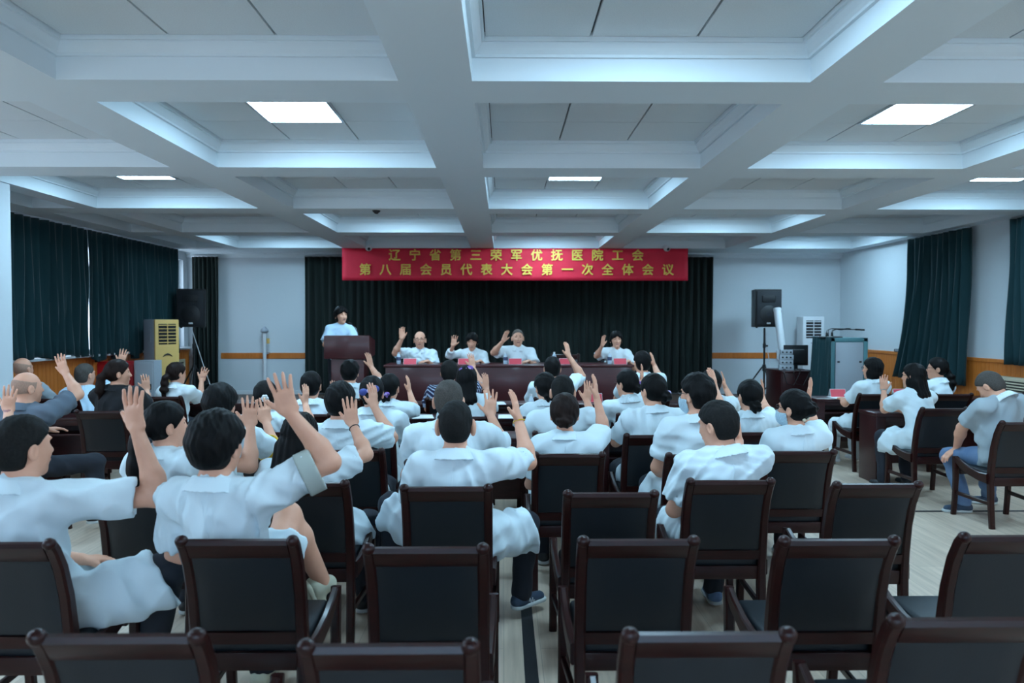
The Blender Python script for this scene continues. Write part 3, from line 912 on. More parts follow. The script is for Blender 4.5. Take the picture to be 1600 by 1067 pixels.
# ------------------------------------------------------------------ equipment corner
rx0, rx1, ry = (1301 - 787) * 10.6 / FPX, (1359.5 - 787) * 10.6 / FPX, 10.6
rz1 = 1.68 - 24 * 10.6 / FPX
rk = thing('equipment_rack', 'teal metal equipment cabinet with a pale grey door on the stage', 'cabinet', ((rx0 + rx1) / 2, ry, SZ))
hw, h = (rx1 - rx0) / 2, rz1 - SZ
fr = MB().box(-hw, hw, .02, .62, 0, h, .006)
fr.build('body', TEAL, rk)
fb = MB()
for s in (-1, 1): fb.box(s * (hw - .03) - .03, s * (hw - .03) + .03, 0, .02, 0, h, .004)
fb.box(-hw, hw, 0, .02, h - .055, h, .004); fb.box(-hw, hw, 0, .02, 0, .05, .004)
fb.build('front_frame', TEAL, rk)
d = MB().box(-hw + .068, hw - .068, -.006, .016, .06, h - .065, .003).build('door', DOORG, rk)
for s in (-1, 1): MB().box(s * (hw - .11) - .018, s * (hw - .11) + .018, -.014, -.006, h - .36, h - .335, .002).build('latch', BLACKP, d)
# velvet cloth hanging over its side
v, f = [], []
N, M = 40, 12
for j in range(M + 1):
    for i in range(N + 1):
        s, t = i / N, j / M
        v.append((-.022 - .055 * t - .018 * (1 + t) * math.sin(2 * PI * s * 6 + .8 * t), -.06 + .64 * s - .02 * t, (h + .012) * (1 - t) + .05 * t))
for j in range(M):
    for i in range(N):
        p = j * (N + 1) + i; f.append((p, p + 1, p + N + 2, p + N + 1))
me = bpy.data.meshes.new('drape_cloth'); me.from_pydata(v, [], f)
dc = link('drape_cloth', me, VELVET); dc.location = (rx0, ry, SZ)
sm = dc.modifiers.new('thick', 'SOLIDIFY'); sm.thickness = .006
tag(dc, 'dark green velvet cloth hanging down the side of the teal cabinet', 'cloth')
mb_ = thing('microphone_base', 'flat black tray of four gooseneck microphones on the teal cabinet', 'microphone', (rx0 + .09, ry + .22, rz1))
MB().tube([(0, 0, 0), (0, 0, .012), (0, 0, .02)], [.165, .17, .15], 24).build('tray', BLACKP, mb_)
for k, (dx, ln, hh) in enumerate([(-.10, .24, .13), (-.05, .33, .135), (.03, .42, .125), (.07, .48, .12)]):
    n = MB().tube([(dx, (k - 1.5) * .06, .015), (dx, (k - 1.5) * .06, .075)], [.014, .009], 8).build('socket', BLACKP, mb_)
    MB().tube([(dx, (k - 1.5) * .06, .07), (dx + .01, (k - 1.5) * .06, hh - .02), (dx + .06, (k - 1.5) * .06, hh), (dx + ln - .08, (k - 1.5) * .06, hh - .005)], .0045, 8).build('gooseneck', BLACKP, mb_)
    MB().tube([(dx + ln - .08, (k - 1.5) * .06, hh - .005), (dx + ln - .06, (k - 1.5) * .06, hh - .006), (dx + ln, (k - 1.5) * .06, hh - .008)], [.006, .013, .012], 8).build('capsule', BLACKP, mb_)

cx0, cx1, cy = (1224 - 787) * 11.5 / FPX, (1268 - 787) * 11.5 / FPX + .12, 11.5
cz = 1.68 - 76 * 11.5 / FPX
cd = thing('control_desk', 'low dark control desk with cables beside the teal cabinet', 'desk', ((cx0 + cx1) / 2, cy, SZ))
hx, h = (cx1 - cx0) / 2, cz - SZ
MB().box(-hx, hx, 0, .75, h - .03, h, .006).build('desk_top', WOODT, cd)
MB().box(-hx + .02, hx - .02, .02, .05, .05, h - .03, .004).build('front_panel', WOODT, cd)
for s in (-1, 1): MB().box(s * (hx - .03) - .02, s * (hx - .03) + .02, .05, .72, 0, h - .03, .004).build('end_panel', WOODT, cd)
mo = thing('monitor', 'black desktop monitor seen from behind on the control desk', 'monitor', (cx1 - .22, cy + .3, cz), .1)
MB().box(-.20, .20, -.02, .03, .07, .40, .01).build('back_shell', BLACKP, mo)
MB().box(-.12, .12, -.06, -.02, .12, .33, .015).build('rear_bulge', BLACKP, mo)
MB().box(-.025, .025, -.02, .02, .0, .12, .005).build('neck', BLACKP, mo)
MB().box(-.11, .11, -.08, .09, 0, .015, .005).build('base', BLACKP, mo)
for i, (zz, ww) in enumerate([(0, .22), (.082, .2), (.164, .21), (.246, .18)]):
    t = thing('audio_amplifier', ('pale stacked audio unit at the bottom of the pile on the control desk', 'second pale audio unit up from the control desk', 'third pale audio unit up from the control desk', 'topmost pale audio unit of the pile on the control desk')[i], 'amplifier', (cx0 + .2, cy + .35, cz + zz), -.3, 'stacked audio units')
    MB().box(-ww / 2, ww / 2, -.14, .14, 0, .078, .004).build('case', DOORG, t)
    for q in (-.06, 0, .06): MB().tube([(q, -.14, .04), (q, -.155, .04)], .014, 10).build('socket', BLACKP, t)
kp = thing('power_adapter', 'white plug box hanging on the wall behind the white tube', 'adapter', ((1222 - 787) * 14.1 / FPX, YB - .04, 1.02))
MB().box(-.05, .05, -.02, .04, -.06, .12, .008).build('case', WHITEP, kp)
MB().box(-.02, .02, -.04, -.02, .0, .06, .004).build('plug', WHITEP, kp)
for i, (a, b, c, lab) in enumerate([((cx0 + .1, cy + .1), (cx0 + .02, cy - .03), .02, 'black cable looping off the control desk corner'),
                                    ((cx0 + .25, cy + .05), (cx0 + .17, cy - .03), -.02, 'black cable drooping over the control desk front')]):
    pts = [(a[0], a[1] + .1, cz + .012), (a[0], a[1], cz + .02), (b[0], b[1], cz - .03), (b[0] + .05, b[1], cz - .2), (b[0] + .16, b[1], cz - .22), (b[0] + .24, b[1], cz - .06), (b[0] + .26, b[1], cz + .01), (b[0] + .27, b[1] + .1, cz + .012)]
    tag(MB().tube(pts, .006, 6).build('cable', BLACKP), lab, 'cable')
tb = thing('screen_tube', 'long white tube leaning slantwise beside the loudspeaker, behind the control desk', 'tube', (0, 0, 0))
a, b = at(1228, 584, 12.35), at(1214.5, 484, 13.6)
a.z = .32
a = at(1232, 600, 12.45); a.z = SZ + .01
b = at(1214.5, 484, 12.95)
MB().tube([a, b], .062, 16).build('tube', WHITEP, tb)
dv = (b - a).normalized()
MB().tube([b - dv * .02, b + dv * .025], .068, 16).build('end_cap', WHITEP, tb)
yw = MB().tube([(XR - .06, 11.9, 1.215), (XR - .08, 11.8, .95), (XR - .07, 11.75, .6), (XR - .1, 11.9, .33)], .012, 8).build('hose', PEARL)
tag(yw, 'pale yellow hose running down the panelling beside the askew curtain', 'hose')
pb = thing('socket_box', 'small dark socket box on top of the orange panelling', 'socket', (XR - .05, 11.95, 1.2))
MB().box(-.04, .04, -.1, .1, 0, .05, .006).build('case', BLACKP, pb)
MB().box(-.045, -.04, -.06, .06, .01, .04, .002).build('face', GREYP, pb)
# ------------------------------------------------------------------ figures: signed-distance bodies meshed with surface nets
F4 = np.float32
def A3(v): return np.array([v[0], v[1], v[2]], F4)
def nrm(v): return v / (np.linalg.norm(v) + 1e-9)
def smin(a, b, k):
    h = np.clip(.5 + .5 * (b - a) / k, 0, 1)
    return b + (a - b) * h - k * h * (1 - h)
def smax(a, b, k): return -smin(-a, -b, k)
def cone(P, a, b, ra, rb):
    ba = b - a; pa = P - a
    h = np.clip(pa @ ba / (ba @ ba + 1e-9), 0, 1)
    return np.linalg.norm(pa - h[:, None] * ba, axis=1) - (ra + (rb - ra) * h)
def flatcone(P, a, b, ra, rb, r, s):
    """capsule whose section is widened by s along the direction r"""
    ba = b - a; pa = P - a
    h = np.clip(pa @ ba / (ba @ ba + 1e-9), 0, 1)
    q = pa - h[:, None] * ba
    u = q @ r
    q = q - u[:, None] * r
    return np.sqrt((u / s) ** 2 + (q * q).sum(1)) - (ra + (rb - ra) * h)
def ell(x, y, z, c, r):
    a, b, d = (x - c[0]) / r[0], (y - c[1]) / r[1], (z - c[2]) / r[2]
    k0 = np.sqrt(a * a + b * b + d * d)
    k1 = np.sqrt((a / r[0]) ** 2 + (b / r[1]) ** 2 + (d / r[2]) ** 2) + 1e-9
    return k0 * (k0 - 1) / k1
def near(P, c, R, fn):
    d0 = np.linalg.norm(P - c, axis=1) - R
    out = d0 + .02
    m = d0 < .06
    if m.any(): out[m] = fn(P[m])
    return out

OFF8 = np.array([(i, j, k) for i in (0, 1) for j in (0, 1) for k in (0, 1)], np.int64)
EDGES = [(a, b) for a in range(8) for b in range(8) if a < b and np.abs(OFF8[a] - OFF8[b]).sum() == 1]
def net(fn, lo, hi, vox):
    """sparse surface nets over fn; returns verts, quads"""
    lo = np.array(lo, F4); hi = np.array(hi, F4)
    c = vox * 8
    n = np.maximum(1, np.ceil((hi - lo) / c).astype(int))
    I = np.stack(np.meshgrid(*[np.arange(k) for k in n], indexing='ij'), -1).reshape(-1, 3).astype(np.int64)
    for lvl in range(4):
        d = fn((lo + (I + .5) * c).astype(F4))
        I = I[np.abs(d) < c * (1.0 if lvl < 3 else 1.35) + (.008 if lvl else .025)]
        if lvl == 3: break
        I = (I[:, None, :] * 2 + OFF8[None]).reshape(-1, 3)
        c /= 2
    N = n * 8 + 3
    def key(a): return (a[:, 0] * N[1] + a[:, 1]) * N[2] + a[:, 2]
    C = (I[:, None, :] + OFF8[None]).reshape(-1, 3)
    uk, first, inv = np.unique(key(C), return_index=True, return_inverse=True)
    dv = fn((lo + C[first] * vox).astype(F4))
    D8 = dv[inv.reshape(-1)].reshape(-1, 8)
    neg = D8 < 0
    act = neg.any(1) & ~neg.all(1)
    I, D8, neg = I[act], D8[act], neg[act]
    acc = np.zeros((len(I), 3)); cnt = np.zeros(len(I))
    for a, b in EDGES:
        m = neg[:, a] != neg[:, b]
        t = D8[m, a] / (D8[m, a] - D8[m, b])
        acc[m] += OFF8[a] + t[:, None] * (OFF8[b] - OFF8[a]); cnt[m] += 1
    V = lo + (I + acc / cnt[:, None]) * vox
    ck = key(I); order = np.argsort(ck); sk = ck[order]
    def find(k):
        p = np.searchsorted(sk, k); p = np.minimum(p, len(sk) - 1)
        return np.where(sk[p] == k, order[p], -1)
    quads = []
    unit = np.eye(3, dtype=np.int64)
    for ax in range(3):
        b, c2 = (ax + 1) % 3, (ax + 2) % 3
        ci = [i for i in range(8) if (OFF8[i] == unit[ax]).all()][0]
        m = neg[:, 0] != neg[:, ci]
        J = I[m]; fl = neg[m, 0]
        q = np.stack([np.nonzero(m)[0], find(key(J - unit[b])), find(key(J - unit[b] - unit[c2])), find(key(J - unit[c2]))], 1)
        ok = (q >= 0).all(1)
        q, fl = q[ok], fl[ok]
        q[~fl] = q[~fl][:, ::-1]
        quads.append(q)
    return V, np.concatenate(quads)
def mesh_of(name, V, Q):
    me = bpy.data.meshes.new(name)
    used = np.unique(Q)
    mp = np.full(len(V), -1); mp[used] = np.arange(len(used))
    V, Q = V[used], mp[Q]
    me.vertices.add(len(V)); me.vertices.foreach_set('co', V.astype(F4).ravel())
    me.loops.add(Q.size); me.loops.foreach_set('vertex_index', Q.ravel().astype(np.int32))
    me.polygons.add(len(Q))
    me.polygons.foreach_set('loop_start', np.arange(0, Q.size, 4, dtype=np.int32))
    me.update(calc_edges=True)
    me.polygons.foreach_set('use_smooth', np.ones(len(Q), bool))
    return me
def net_obj(name, fn, lo, hi, vox, origin, material, parent, keep=None):
    V, Q = net(fn, lo, hi, vox)
    if keep is not None:
        k = keep(V.astype(F4))
        Q = Q[k[Q].any(1)]
    me = mesh_of(name, V - origin, Q)
    o = bpy.data.objects.new(name, me); COL.objects.link(o)
    me.materials.append(material)
    if parent is not None: o.parent = parent
    return o

def solve(prev, px, L, fwd, pref=1):
    """point on the pixel's ray at distance L from prev, on the side fwd*pref"""
    C = np.array([0, 0, CAM_H]); r = np.array(ray(*px))
    b = r @ (C - prev); a = r @ r; c = (C - prev) @ (C - prev) - L * L
    disc = b * b - a * c
    if disc <= 0:
        p = C + r * (-b / a); d = np.linalg.norm(p - prev)
        return p if d < 1.35 * L else prev + (p - prev) / d * L * 1.35
    ts = [(-b + s * math.sqrt(disc)) / a for s in (1, -1)]
    ps = [C + r * t for t in ts]
    return max(ps, key=lambda p: pref * ((p - prev) @ fwd))

def hand_fn(W, tip, palm, side, size, spread, curl):
    z = nrm(tip - W); y = nrm(palm - z * (palm @ z)); x = np.cross(y, z) * (1 if side > 0 else -1)
    B = np.stack([x, y, z], 1).astype(F4); s = size
    fingers = []
    for bx, ln, tilt in ((-.031, .070, -.16), (-.0105, .079, -.04), (.011, .073, .07), (.031, .056, .19)):
        b = np.array([bx * 1.04, 0, .088], F4)
        an = tilt * spread
        def dirn(c): return np.array([math.sin(an) * math.cos(c), math.sin(c), math.cos(an) * math.cos(c)], F4)
        m = b + dirn(curl) * ln * .5; e = m + dirn(curl * 2.6) * ln * .5
        fingers.append((b - dirn(0) * .02, m, e))
    ta = .55 + .35 * spread
    tb = np.array([-.022, .004, .018], F4)
    t1 = tb + np.array([-math.sin(ta) * .042, .012, math.cos(ta) * .042], F4)
    t2 = t1 + np.array([-math.sin(ta * .72) * .036, .008, math.cos(ta * .72) * .036], F4)
    c = W + z * .09 * s
    def f(P):
        q = ((P - W) @ B) / s
        r = np.array([1, 0, 0], F4)
        pd = flatcone(q, np.array([0, 0, .012], F4), np.array([0, 0, .080], F4), .0155, .0135, r, 2.75)
        pd = smin(pd, cone(q, np.array([-.024, .006, .03], F4), np.array([-.03, .004, .055], F4), .016, .012), .012)
        fd = None
        for a, m, e in fingers:
            g = np.minimum(cone(q, a, m, .0098, .0088), cone(q, m, e, .0088, .0068))
            fd = g if fd is None else np.minimum(fd, g)
        d = smin(pd, fd, .007)
        th = smin(cone(q, tb, t1, .0145, .0115), cone(q, t1, t2, .0112, .0085), .004)
        d = smin(d, th, .009)
        return d * s
    return f, c, .125 * s

def person(sp):
    g = sp.get
    D = sp['head'][2]; z0 = g('z0', 0.0)
    male = g('sex', 'm') == 'm'
    hs = g('hs', 1.04 if male else .99)
    yaw = math.radians(g('yaw', 0)); hyaw = math.radians(g('hyaw', g('yaw', 0))); pit = math.radians(g('pitch', 0)); rol = math.radians(g('roll', 0))
    fwd = np.array([math.sin(yaw), math.cos(yaw), 0]); rt = np.array([math.cos(yaw), -math.sin(yaw), 0]); up = np.array([0, 0, 1.])
    hf0 = np.array([math.sin(hyaw), math.cos(hyaw), 0]); hr = np.array([math.cos(hyaw), -math.sin(hyaw), 0])
    hf = hf0 * math.cos(pit) - up * math.sin(pit); hu = up * math.cos(pit) + hf0 * math.sin(pit)
    hr, hu = hr * math.cos(rol) + hu * math.sin(rol), hu * math.cos(rol) - hr * math.sin(rol)
    Ht = np.array(at(sp['head'][0], sp['head'][1], D))
    pad = g('pad', .008)
    Hc = Ht - hu * (.120 * hs + pad)
    Nb = Hc - hu * .125 * hs - hf * .028 - up * .018 * hs
    sw = g('sw', .180 if male else .160)
    ch = g('chair')
    if g('stand'):
        Hip = np.array([Nb[0] - fwd[0] * .03, Nb[1] - fwd[1] * .03, z0 + .90 * 1.0]);
        Hip[2] = z0 + (Nb[2] - z0) * .635
    elif isinstance(ch, str):
        cl = CHAIR[ch].location
        Hip = np.array([cl[0], cl[1], .535]) - fwd * .02
        Hip = Hip + fwd * g('hipf', 0)
        Hip[0] = Hip[0] * .6 + (Nb[0] - fwd[0] * .1) * .4
    else:
        Hip = np.array([Nb[0], Nb[1], 0]) - fwd * g('lean', .10); Hip[2] = z0 + .535
        put_chair(Hip[0] + fwd[0] * .02, Hip[1] + fwd[1] * .02, -yaw, g('chair_label'), GO, z0)
    org = np.array([Hip[0], Hip[1], z0])
    drop = g('drop', .070)
    Sh = Nb - up * drop + fwd * .02
    SR, SL = Sh + rt * sw, Sh - rt * sw
    ua, fa, hl = (.29, .25, 1.04) if male else (.268, .232, .95)
    arms = []
    for side, key in ((1, 'R'), (-1, 'L')):
        S0 = SR if side > 0 else SL
        a = g(key, 'desk' if g('desk') else 'lap')
        out = rt * side
        if isinstance(a, dict):
            if a.get('lift', 1): S0 = S0 + up * .018 + out * .004
            E = solve(S0, a['e'], ua, fwd, a.get('pe', 1))
            Wp = solve(E, a['w'], fa, fwd, a.get('pw', 1))
            T = np.array(at(a['t'][0], a['t'][1], max(.5, Wp[1] + a.get('dt', .0))))
            ang = math.radians(a.get('palm', 10))
            palm = fwd * math.cos(ang) - rt * side * math.sin(ang)
            if a.get('flat'): palm = -up + fwd * .01
            hand = hand_fn(Wp.astype(F4), T.astype(F4), palm.astype(F4), side, hl * a.get('s', 1), a.get('spread', .8), a.get('curl', .10))
        else:
            if a == 'desk':
                E = S0 - up * .20 + fwd * .18 + out * .07
                Wp = np.array([E[0], E[1], z0 + g('deskz', DH) + .035]) + fwd * .17 - out * .10
                T = Wp + fwd * .15 - out * .10; palm = -up
            elif a == 'down':
                E = S0 - up * .27 + out * .05 + fwd * .02; Wp = E - up * .22 + fwd * .09; T = Wp - up * .18 + fwd * .05; palm = -out
            else:
                E = S0 - up * .26 + fwd * .07 + out * .06
                Wp = Hip + fwd * .30 + out * .08 + up * .10; T = Wp + fwd * .16 - out * .06 - up * .03; palm = -up
            hand = hand_fn(Wp.astype(F4), T.astype(F4), palm.astype(F4), side, hl, .5, .22)
        arms.append((side, A3(S0), A3(E), A3(Wp), hand, a))
    legs = []
    for side, key in ((1, 'legR'), (-1, 'legL')):
        a = g(key); out = rt * side
        H = Hip + out * .088
        if a:
            K = solve(H, a['k'], .43, fwd, a.get('pk', 1)); An = solve(K, a['a'], .41, fwd, a.get('pa', 1))
            Tt = np.array(at(a['t'][0], a['t'][1], An[1] + a.get('dt', .02))); An[2] = max(An[2], z0 + .09)
            fd = nrm(np.array([Tt[0] - An[0], Tt[1] - An[1], (Tt[2] - An[2]) * (1 if a.get('air') else 0)]))
        elif g('stand'):
            K = H - up * (H[2] - z0) * .5 + fwd * .01; An = np.array([H[0], H[1], z0 + .09]); fd = nrm(fwd + out * .2)
        else:
            K = H + fwd * .42 + out * .05; K[2] = z0 + .515; An = K - fwd * g('tuck', .03); An[2] = z0 + .095; fd = nrm(fwd + out * .15)
        legs.append((side, A3(H), A3(K), A3(An), fd))
    Hc4, hf4, hr4, hu4 = [x.astype(F4) for x in (Hc, hf, hr, hu)]
    Nb4, rt4, fw4, up4, Hip4 = [x.astype(F4) for x in (Nb, rt, fwd, up, Hip)]
    SR4, SL4 = arms[0][1], arms[1][1]
    jaw = .060 if male else .054
    nr = .057 if male else .047
    def head_local(P):
        q = (P - Hc4) / hs
        return q @ hr4, q @ hf4, q @ hu4
    def skull(x, y, z):
        return smin(ell(x, y, z, (0, -.012, .024), (.078, .098, .096)), ell(x, y, z, (0, .033, -.036), (jaw + .003, .060, .086)), .03)
    def headf(P):
        x, y, z = head_local(P); ax = np.abs(x)
        d = skull(x, y, z)
        d = smin(d, np.sqrt(x * x + (y - .068) ** 2 + (z + .100) ** 2) - .019, .025)
        d = smin(d, ell(ax, y, z, (.036, .066, -.022), (.018, .016, .018)), .02)
        d = smax(d, -(np.sqrt((ax - .031) ** 2 + (y - .094) ** 2 + (z - .010) ** 2) - .0155), .010)
        d = smin(d, ell(ax, y, z, (.030, .080, .030), (.020, .008, .006)), .010)
        hloc = np.stack([x, y, z], 1)
        d = smin(d, cone(hloc, A3((0, .086, .012)), A3((0, .104, -.026)), .007, .0115), .012)
        d = smin(d, ell(ax, y, z, (.011, .094, -.029), (.009, .010, .007)), .006)
        d = smin(d, ell(x, y, z, (0, .088, -.060), (.024, .011, .0095)), .007)
        es = g('ears', 1.0)
        e = ell(ax + (.10 + .25 * (es - 1)) * (y + .01), y, z, (.083 + .004 * (es - 1) * 4, -.010, -.012), (.0125 * es, .021 * es, .034 * es))
        e = smax(e, -ell(ax, y, z, (.094, -.004, -.012), (.009, .011, .020)), .006)
        return smin(d, e, .008) * hs
    nt0 = Hc4 - hf4 * .018 * hs - hu4 * .075 * hs
    chest = Nb4 - up4 * .17 + fw4 * .02
    def body(P):
        d = near(P, Hc4, .155 * hs, headf)
        d = smin(d, cone(P, nt0, Nb4 - up4 * .02, nr, nr * 1.10), .03)
        t = smin(cone(P, SL4, SR4, .050, .050), cone(P, Nb4 - up4 * .03, chest, .06, .085), .06)
        for _, S_, E_, W_, hd, _a in arms:
            t = smin(t, cone(P, Nb4 - up4 * .015, S_, .045, .047), .04)
        d = smin(d, t, .035)
        for _, S_, E_, W_, hd, _a in arms:
            m = E_ + (W_ - E_) * .28
            r = 1.0 if male else .86
            a = smin(cone(P, S_, E_, .050 * r, .040 * r), cone(P, E_, m, .039 * r, .043 * r), .03)
            a = smin(a, cone(P, m, W_, .043 * r, .0265 * r), .03)
            h = near(P, hd[1].astype(F4), hd[2], hd[0])
            a = smin(a, h, .018)
            d = smin(d, a, .02)
        if g('bare_leg'):
            for sd, H_, K_, A_, fd in legs:
                if sd == g('bare_leg'):
                    c2 = K_ + (A_ - K_) * .3
                    d = np.minimum(d, smin(smin(cone(P, H_, K_, .075, .055), cone(P, K_, c2, .053, .056), .03), cone(P, c2, A_, .056, .036), .03))
        return d
    # ---- clothes
    seed = sum(ord(c) for c in sp['label']); r_ = np.random.default_rng(seed)
    KS = r_.normal(size=(5, 3)) * np.array([30, 26, 24]); PH = r_.uniform(0, 6.28, 5)
    def wrinkle(P):
        q = (P - Hip4); L = np.stack([q @ rt4, q @ fw4, q @ up4], 1)
        w = 0
        base = np.sin(L @ KS[0].astype(F4) * .5 + PH[0]) * 1.6
        for i in range(1, 5):
            w = w + np.sin(L @ KS[i].astype(F4) + PH[i] + base * .9)
        s = np.abs(np.sin(L @ (KS[1] * .55).astype(F4) + base))
        s2 = np.abs(np.sin(L @ (KS[2] * 1.05).astype(F4) + PH[2] + 1.3 * np.sin(L @ KS[4].astype(F4) * .35)))
        return (.0018 * w + .012 * (s - .6) + .0060 * (s2 - .6)) * g('wr', 1.0)
    loose = g('loose', 1.5); bulk = g('bulk', 1.0)
    W1 = Hip4 + (Nb4 - Hip4) * .36
    C1 = Hip4 + (Nb4 - Hip4) * .72 + fw4 * .01
    slen = g('sleeve', .76)
    coat_long = g('coat', False)
    colr = nr * 1.10 + .012
    neck_ax = nrm(nt0 - Nb4)
    def top(P):
        d = flatcone(P, Hip4 + up4 * .0, W1, .122 * bulk, .112 * bulk, rt4, 1.48)
        d = smin(d, flatcone(P, W1, C1, .112 * bulk, .112 * bulk, rt4, 1.55 if male else 1.40), .05)
        sd = cone(P, SL4 - up4 * .01, SR4 - up4 * .01, .060, .060)
        d = smin(d, sd, .075)
        for _, S_, E_, W_, hd, _a in arms:
            d = smin(d, cone(P, Nb4 - up4 * .01, S_, .056, .060), .05)
        d = smin(d, cone(P, Nb4 - up4 * .045, chest, .078, .104), .05)
        if coat_long:
            k = None
            for s_, H_, K_, A_, fd in legs:
                e_ = H_ + (K_ - H_) * coat_long; ax = nrm(K_ - H_)
                t = flatcone(P, H_ - up4 * .01, e_ - up4 * .035 + ax * .1, .100, .100, up4, 1.32)
                t = np.maximum(t, (P - e_) @ ax + .25 * ((P - e_) @ up4))
                hor = nrm(np.array([ax[0], ax[1], 0], F4)); 
                t = t + .006 * np.sin(((P - e_) @ hor) * 46 + ((P - e_) @ up4) * 22)
                k = t if k is None else smin(k, t, .10)
            d = smin(d, k, .06)
        else:
            d = np.maximum(d, -(P[:, 2] - (Hip4[2] - .10)))
        # sleeves
        for _, S_, E_, W_, hd, _a in arms:
            ax = nrm(E_ - S_); L = np.linalg.norm(E_ - S_)
            if slen <= 1.0:
                e = S_ + ax * (L * slen)
                rr = (.060 + .012 * loose) if male else (.054 + .012 * loose)
                s = cone(P, S_, e + ax * .12, rr + .004, rr + .004 * loose)
                s = np.maximum(s, (P - e) @ ax)
                s = np.maximum(s, -np.maximum(cone(P, e - ax * .05, e + ax * .1, rr - .019, rr - .019), -((P - e) @ ax) - .05)) if D < 4.4 else s
            else:
                e = E_ + (W_ - E_) * (slen - 1.0); a2 = nrm(W_ - E_)
                s = smin(cone(P, S_, E_, .064, .056), cone(P, E_, e + a2 * .05, .056, .046), .03)
                s = np.maximum(s, np.minimum((P - e) @ a2, 1))  if False else np.maximum(s, np.where(np.linalg.norm(P - e, axis=1) < .14, (P - e) @ a2, -1))
            d = smin(d, s, .028)
        d = d + wrinkle(P) * np.clip((d + .05) / .03, 0, 1)
        return d
    allp = [Ht + hu * .02, Hip - up * .12] + [x for a in arms for x in (a[1], a[2], a[3], a[3] + (a[4][1] - a[3]) * 2.3)]
    legp = [x for l in legs for x in (l[1], l[2], l[3])]
    def bounds(ps, m):
        ps = np.array([np.array(p, float) for p in ps]); return ps.min(0) - m, ps.max(0) + m
    vb = .0055 if D < 4.3 else (.0068 if D < 6.0 else .0078)
    vc = .0095 if D < 4.3 else (.012 if D < 6.0 else .014)
    vh = .006 if D < 4.3 else (.0075 if D < 6.0 else .009)
    if g('vb'): vb = g('vb')
    lo, hi = bounds(allp + (legp if g('bare_leg') else []), .14)
    o = net_obj('person', body, lo, hi, vb, org, SKIN, None, keep=lambda V: top(V) > -.016)
    o.location = org
    tag(o, sp['label'], 'person', g('group'))
    def collar(P):
        h = (P - Nb4) @ neck_ax; q = (P - Nb4) - h[:, None] * neck_ax
        rc = np.linalg.norm(q, axis=1); lat = np.abs(q @ rt4); fr = q @ fw4
        R = colr + .003 + .62 * np.clip(.030 - h, 0, .055)
        d = np.maximum(np.abs(rc - R) * .85 - .0050, np.abs(h + .002 - .10 * np.clip(-fr, -.07, .07)) - .030)
        return np.maximum(d, np.where(fr > 0, .020 - lat - .5 * np.clip(h + .02, 0, .1) * 0, -1))
    net_obj('collar', collar, Nb4 - .15, Nb4 + .15, .0055 if D < 6 else .0075, org, g('collar_m', g('top', COAT)), o)
    # lips coloured on the body mesh
    me = o.data; me.materials.append(LIP)
    nv = len(me.vertices); co = np.empty(nv * 3, F4); me.vertices.foreach_get('co', co); co = co.reshape(-1, 3) + org.astype(F4)
    x, y, z = head_local(co)
    lipv = (np.abs(x) < .023) & (np.abs(z + .060) < .0085) & (y > .082)
    if lipv.any():
        vi = np.empty(len(me.loops), np.int32); me.loops.foreach_get('vertex_index', vi)
        mi = lipv[vi].reshape(-1, 4).sum(1) >= 3
        me.polygons.foreach_set('material_index', mi.astype(np.int32))
    lo, hi = bounds([Nb + up * .06, Hip - up * .1] + [x for a in arms for x in (a[1], a[2])] + ([x for a in arms for x in (a[3],)] if slen > 1 else []) + [l[1] for l in legs] + ([l[2] for l in legs] if coat_long else []), .16)
    net_obj(g('top_name', 'shirt'), top, lo, hi, vc, org, g('top', COAT), o)
    if coat_long and D < 6 and not g('no_seam'):
        ts = np.linspace(0, 1, 26)
        st_ = (Nb4 - up4 * .05)[None] * (1 - ts[:, None]) + (Hip4 + up4 * .10)[None] * ts[:, None] - fw4 * .45
        dist = np.zeros(26, F4); Pq = st_.astype(F4)
        for _k in range(40):
            dq = top(Pq); Pq = (Pq + fw4 * np.clip(dq, -.02, .08)[:, None] * .8).astype(F4)
        pts = [Vector(p.astype(float) - org) for p in Pq if (p - Hip4) @ fw4 < .12]
        if len(pts) > 4: MB().tube(pts, .0026, 6).build('back_seam', g('top', COAT), o)
    if g('cuff'):
        for sd, S_, E_, W_, hd, _a in arms:
            if sd != 1: continue
            ax = nrm(E_ - S_); L = np.linalg.norm(E_ - S_); e = S_ + ax * (L * slen)
            rr = .060 + .012 * loose + .009
            def cf(P):
                t = (P - e) @ ax; r = np.linalg.norm((P - e) - t[:, None] * ax, axis=1)
                return np.maximum(np.abs(r - rr) - .006, np.abs(t + g('cuff_w', .02) * .8) - g('cuff_w', .02))
            net_obj('sleeve_cuff', cf, e - .15, e + .15, .006, org, g('cuff'), o)
    # trousers
    def trouser(P):
        d = None
        for sd, H_, K_, A_, fd in legs:
            if g('bare_leg') == sd:
                t = cone(P, H_, H_ + (K_ - H_) * .55, .078, .07)
            else:
                t = smin(cone(P, H_, K_, .084 if coat_long else .098, .074), cone(P, K_, A_, .072, .060), .03)
            d = t if d is None else smin(d, t, .05)
        d = d + wrinkle(P) * .6
        return np.maximum(d, z0 + .065 - P[:, 2])
    lo, hi = bounds(legp, .13)
    net_obj('trousers', trouser, lo, hi, vc * 1.15, org, g('legs', NAVY), o)
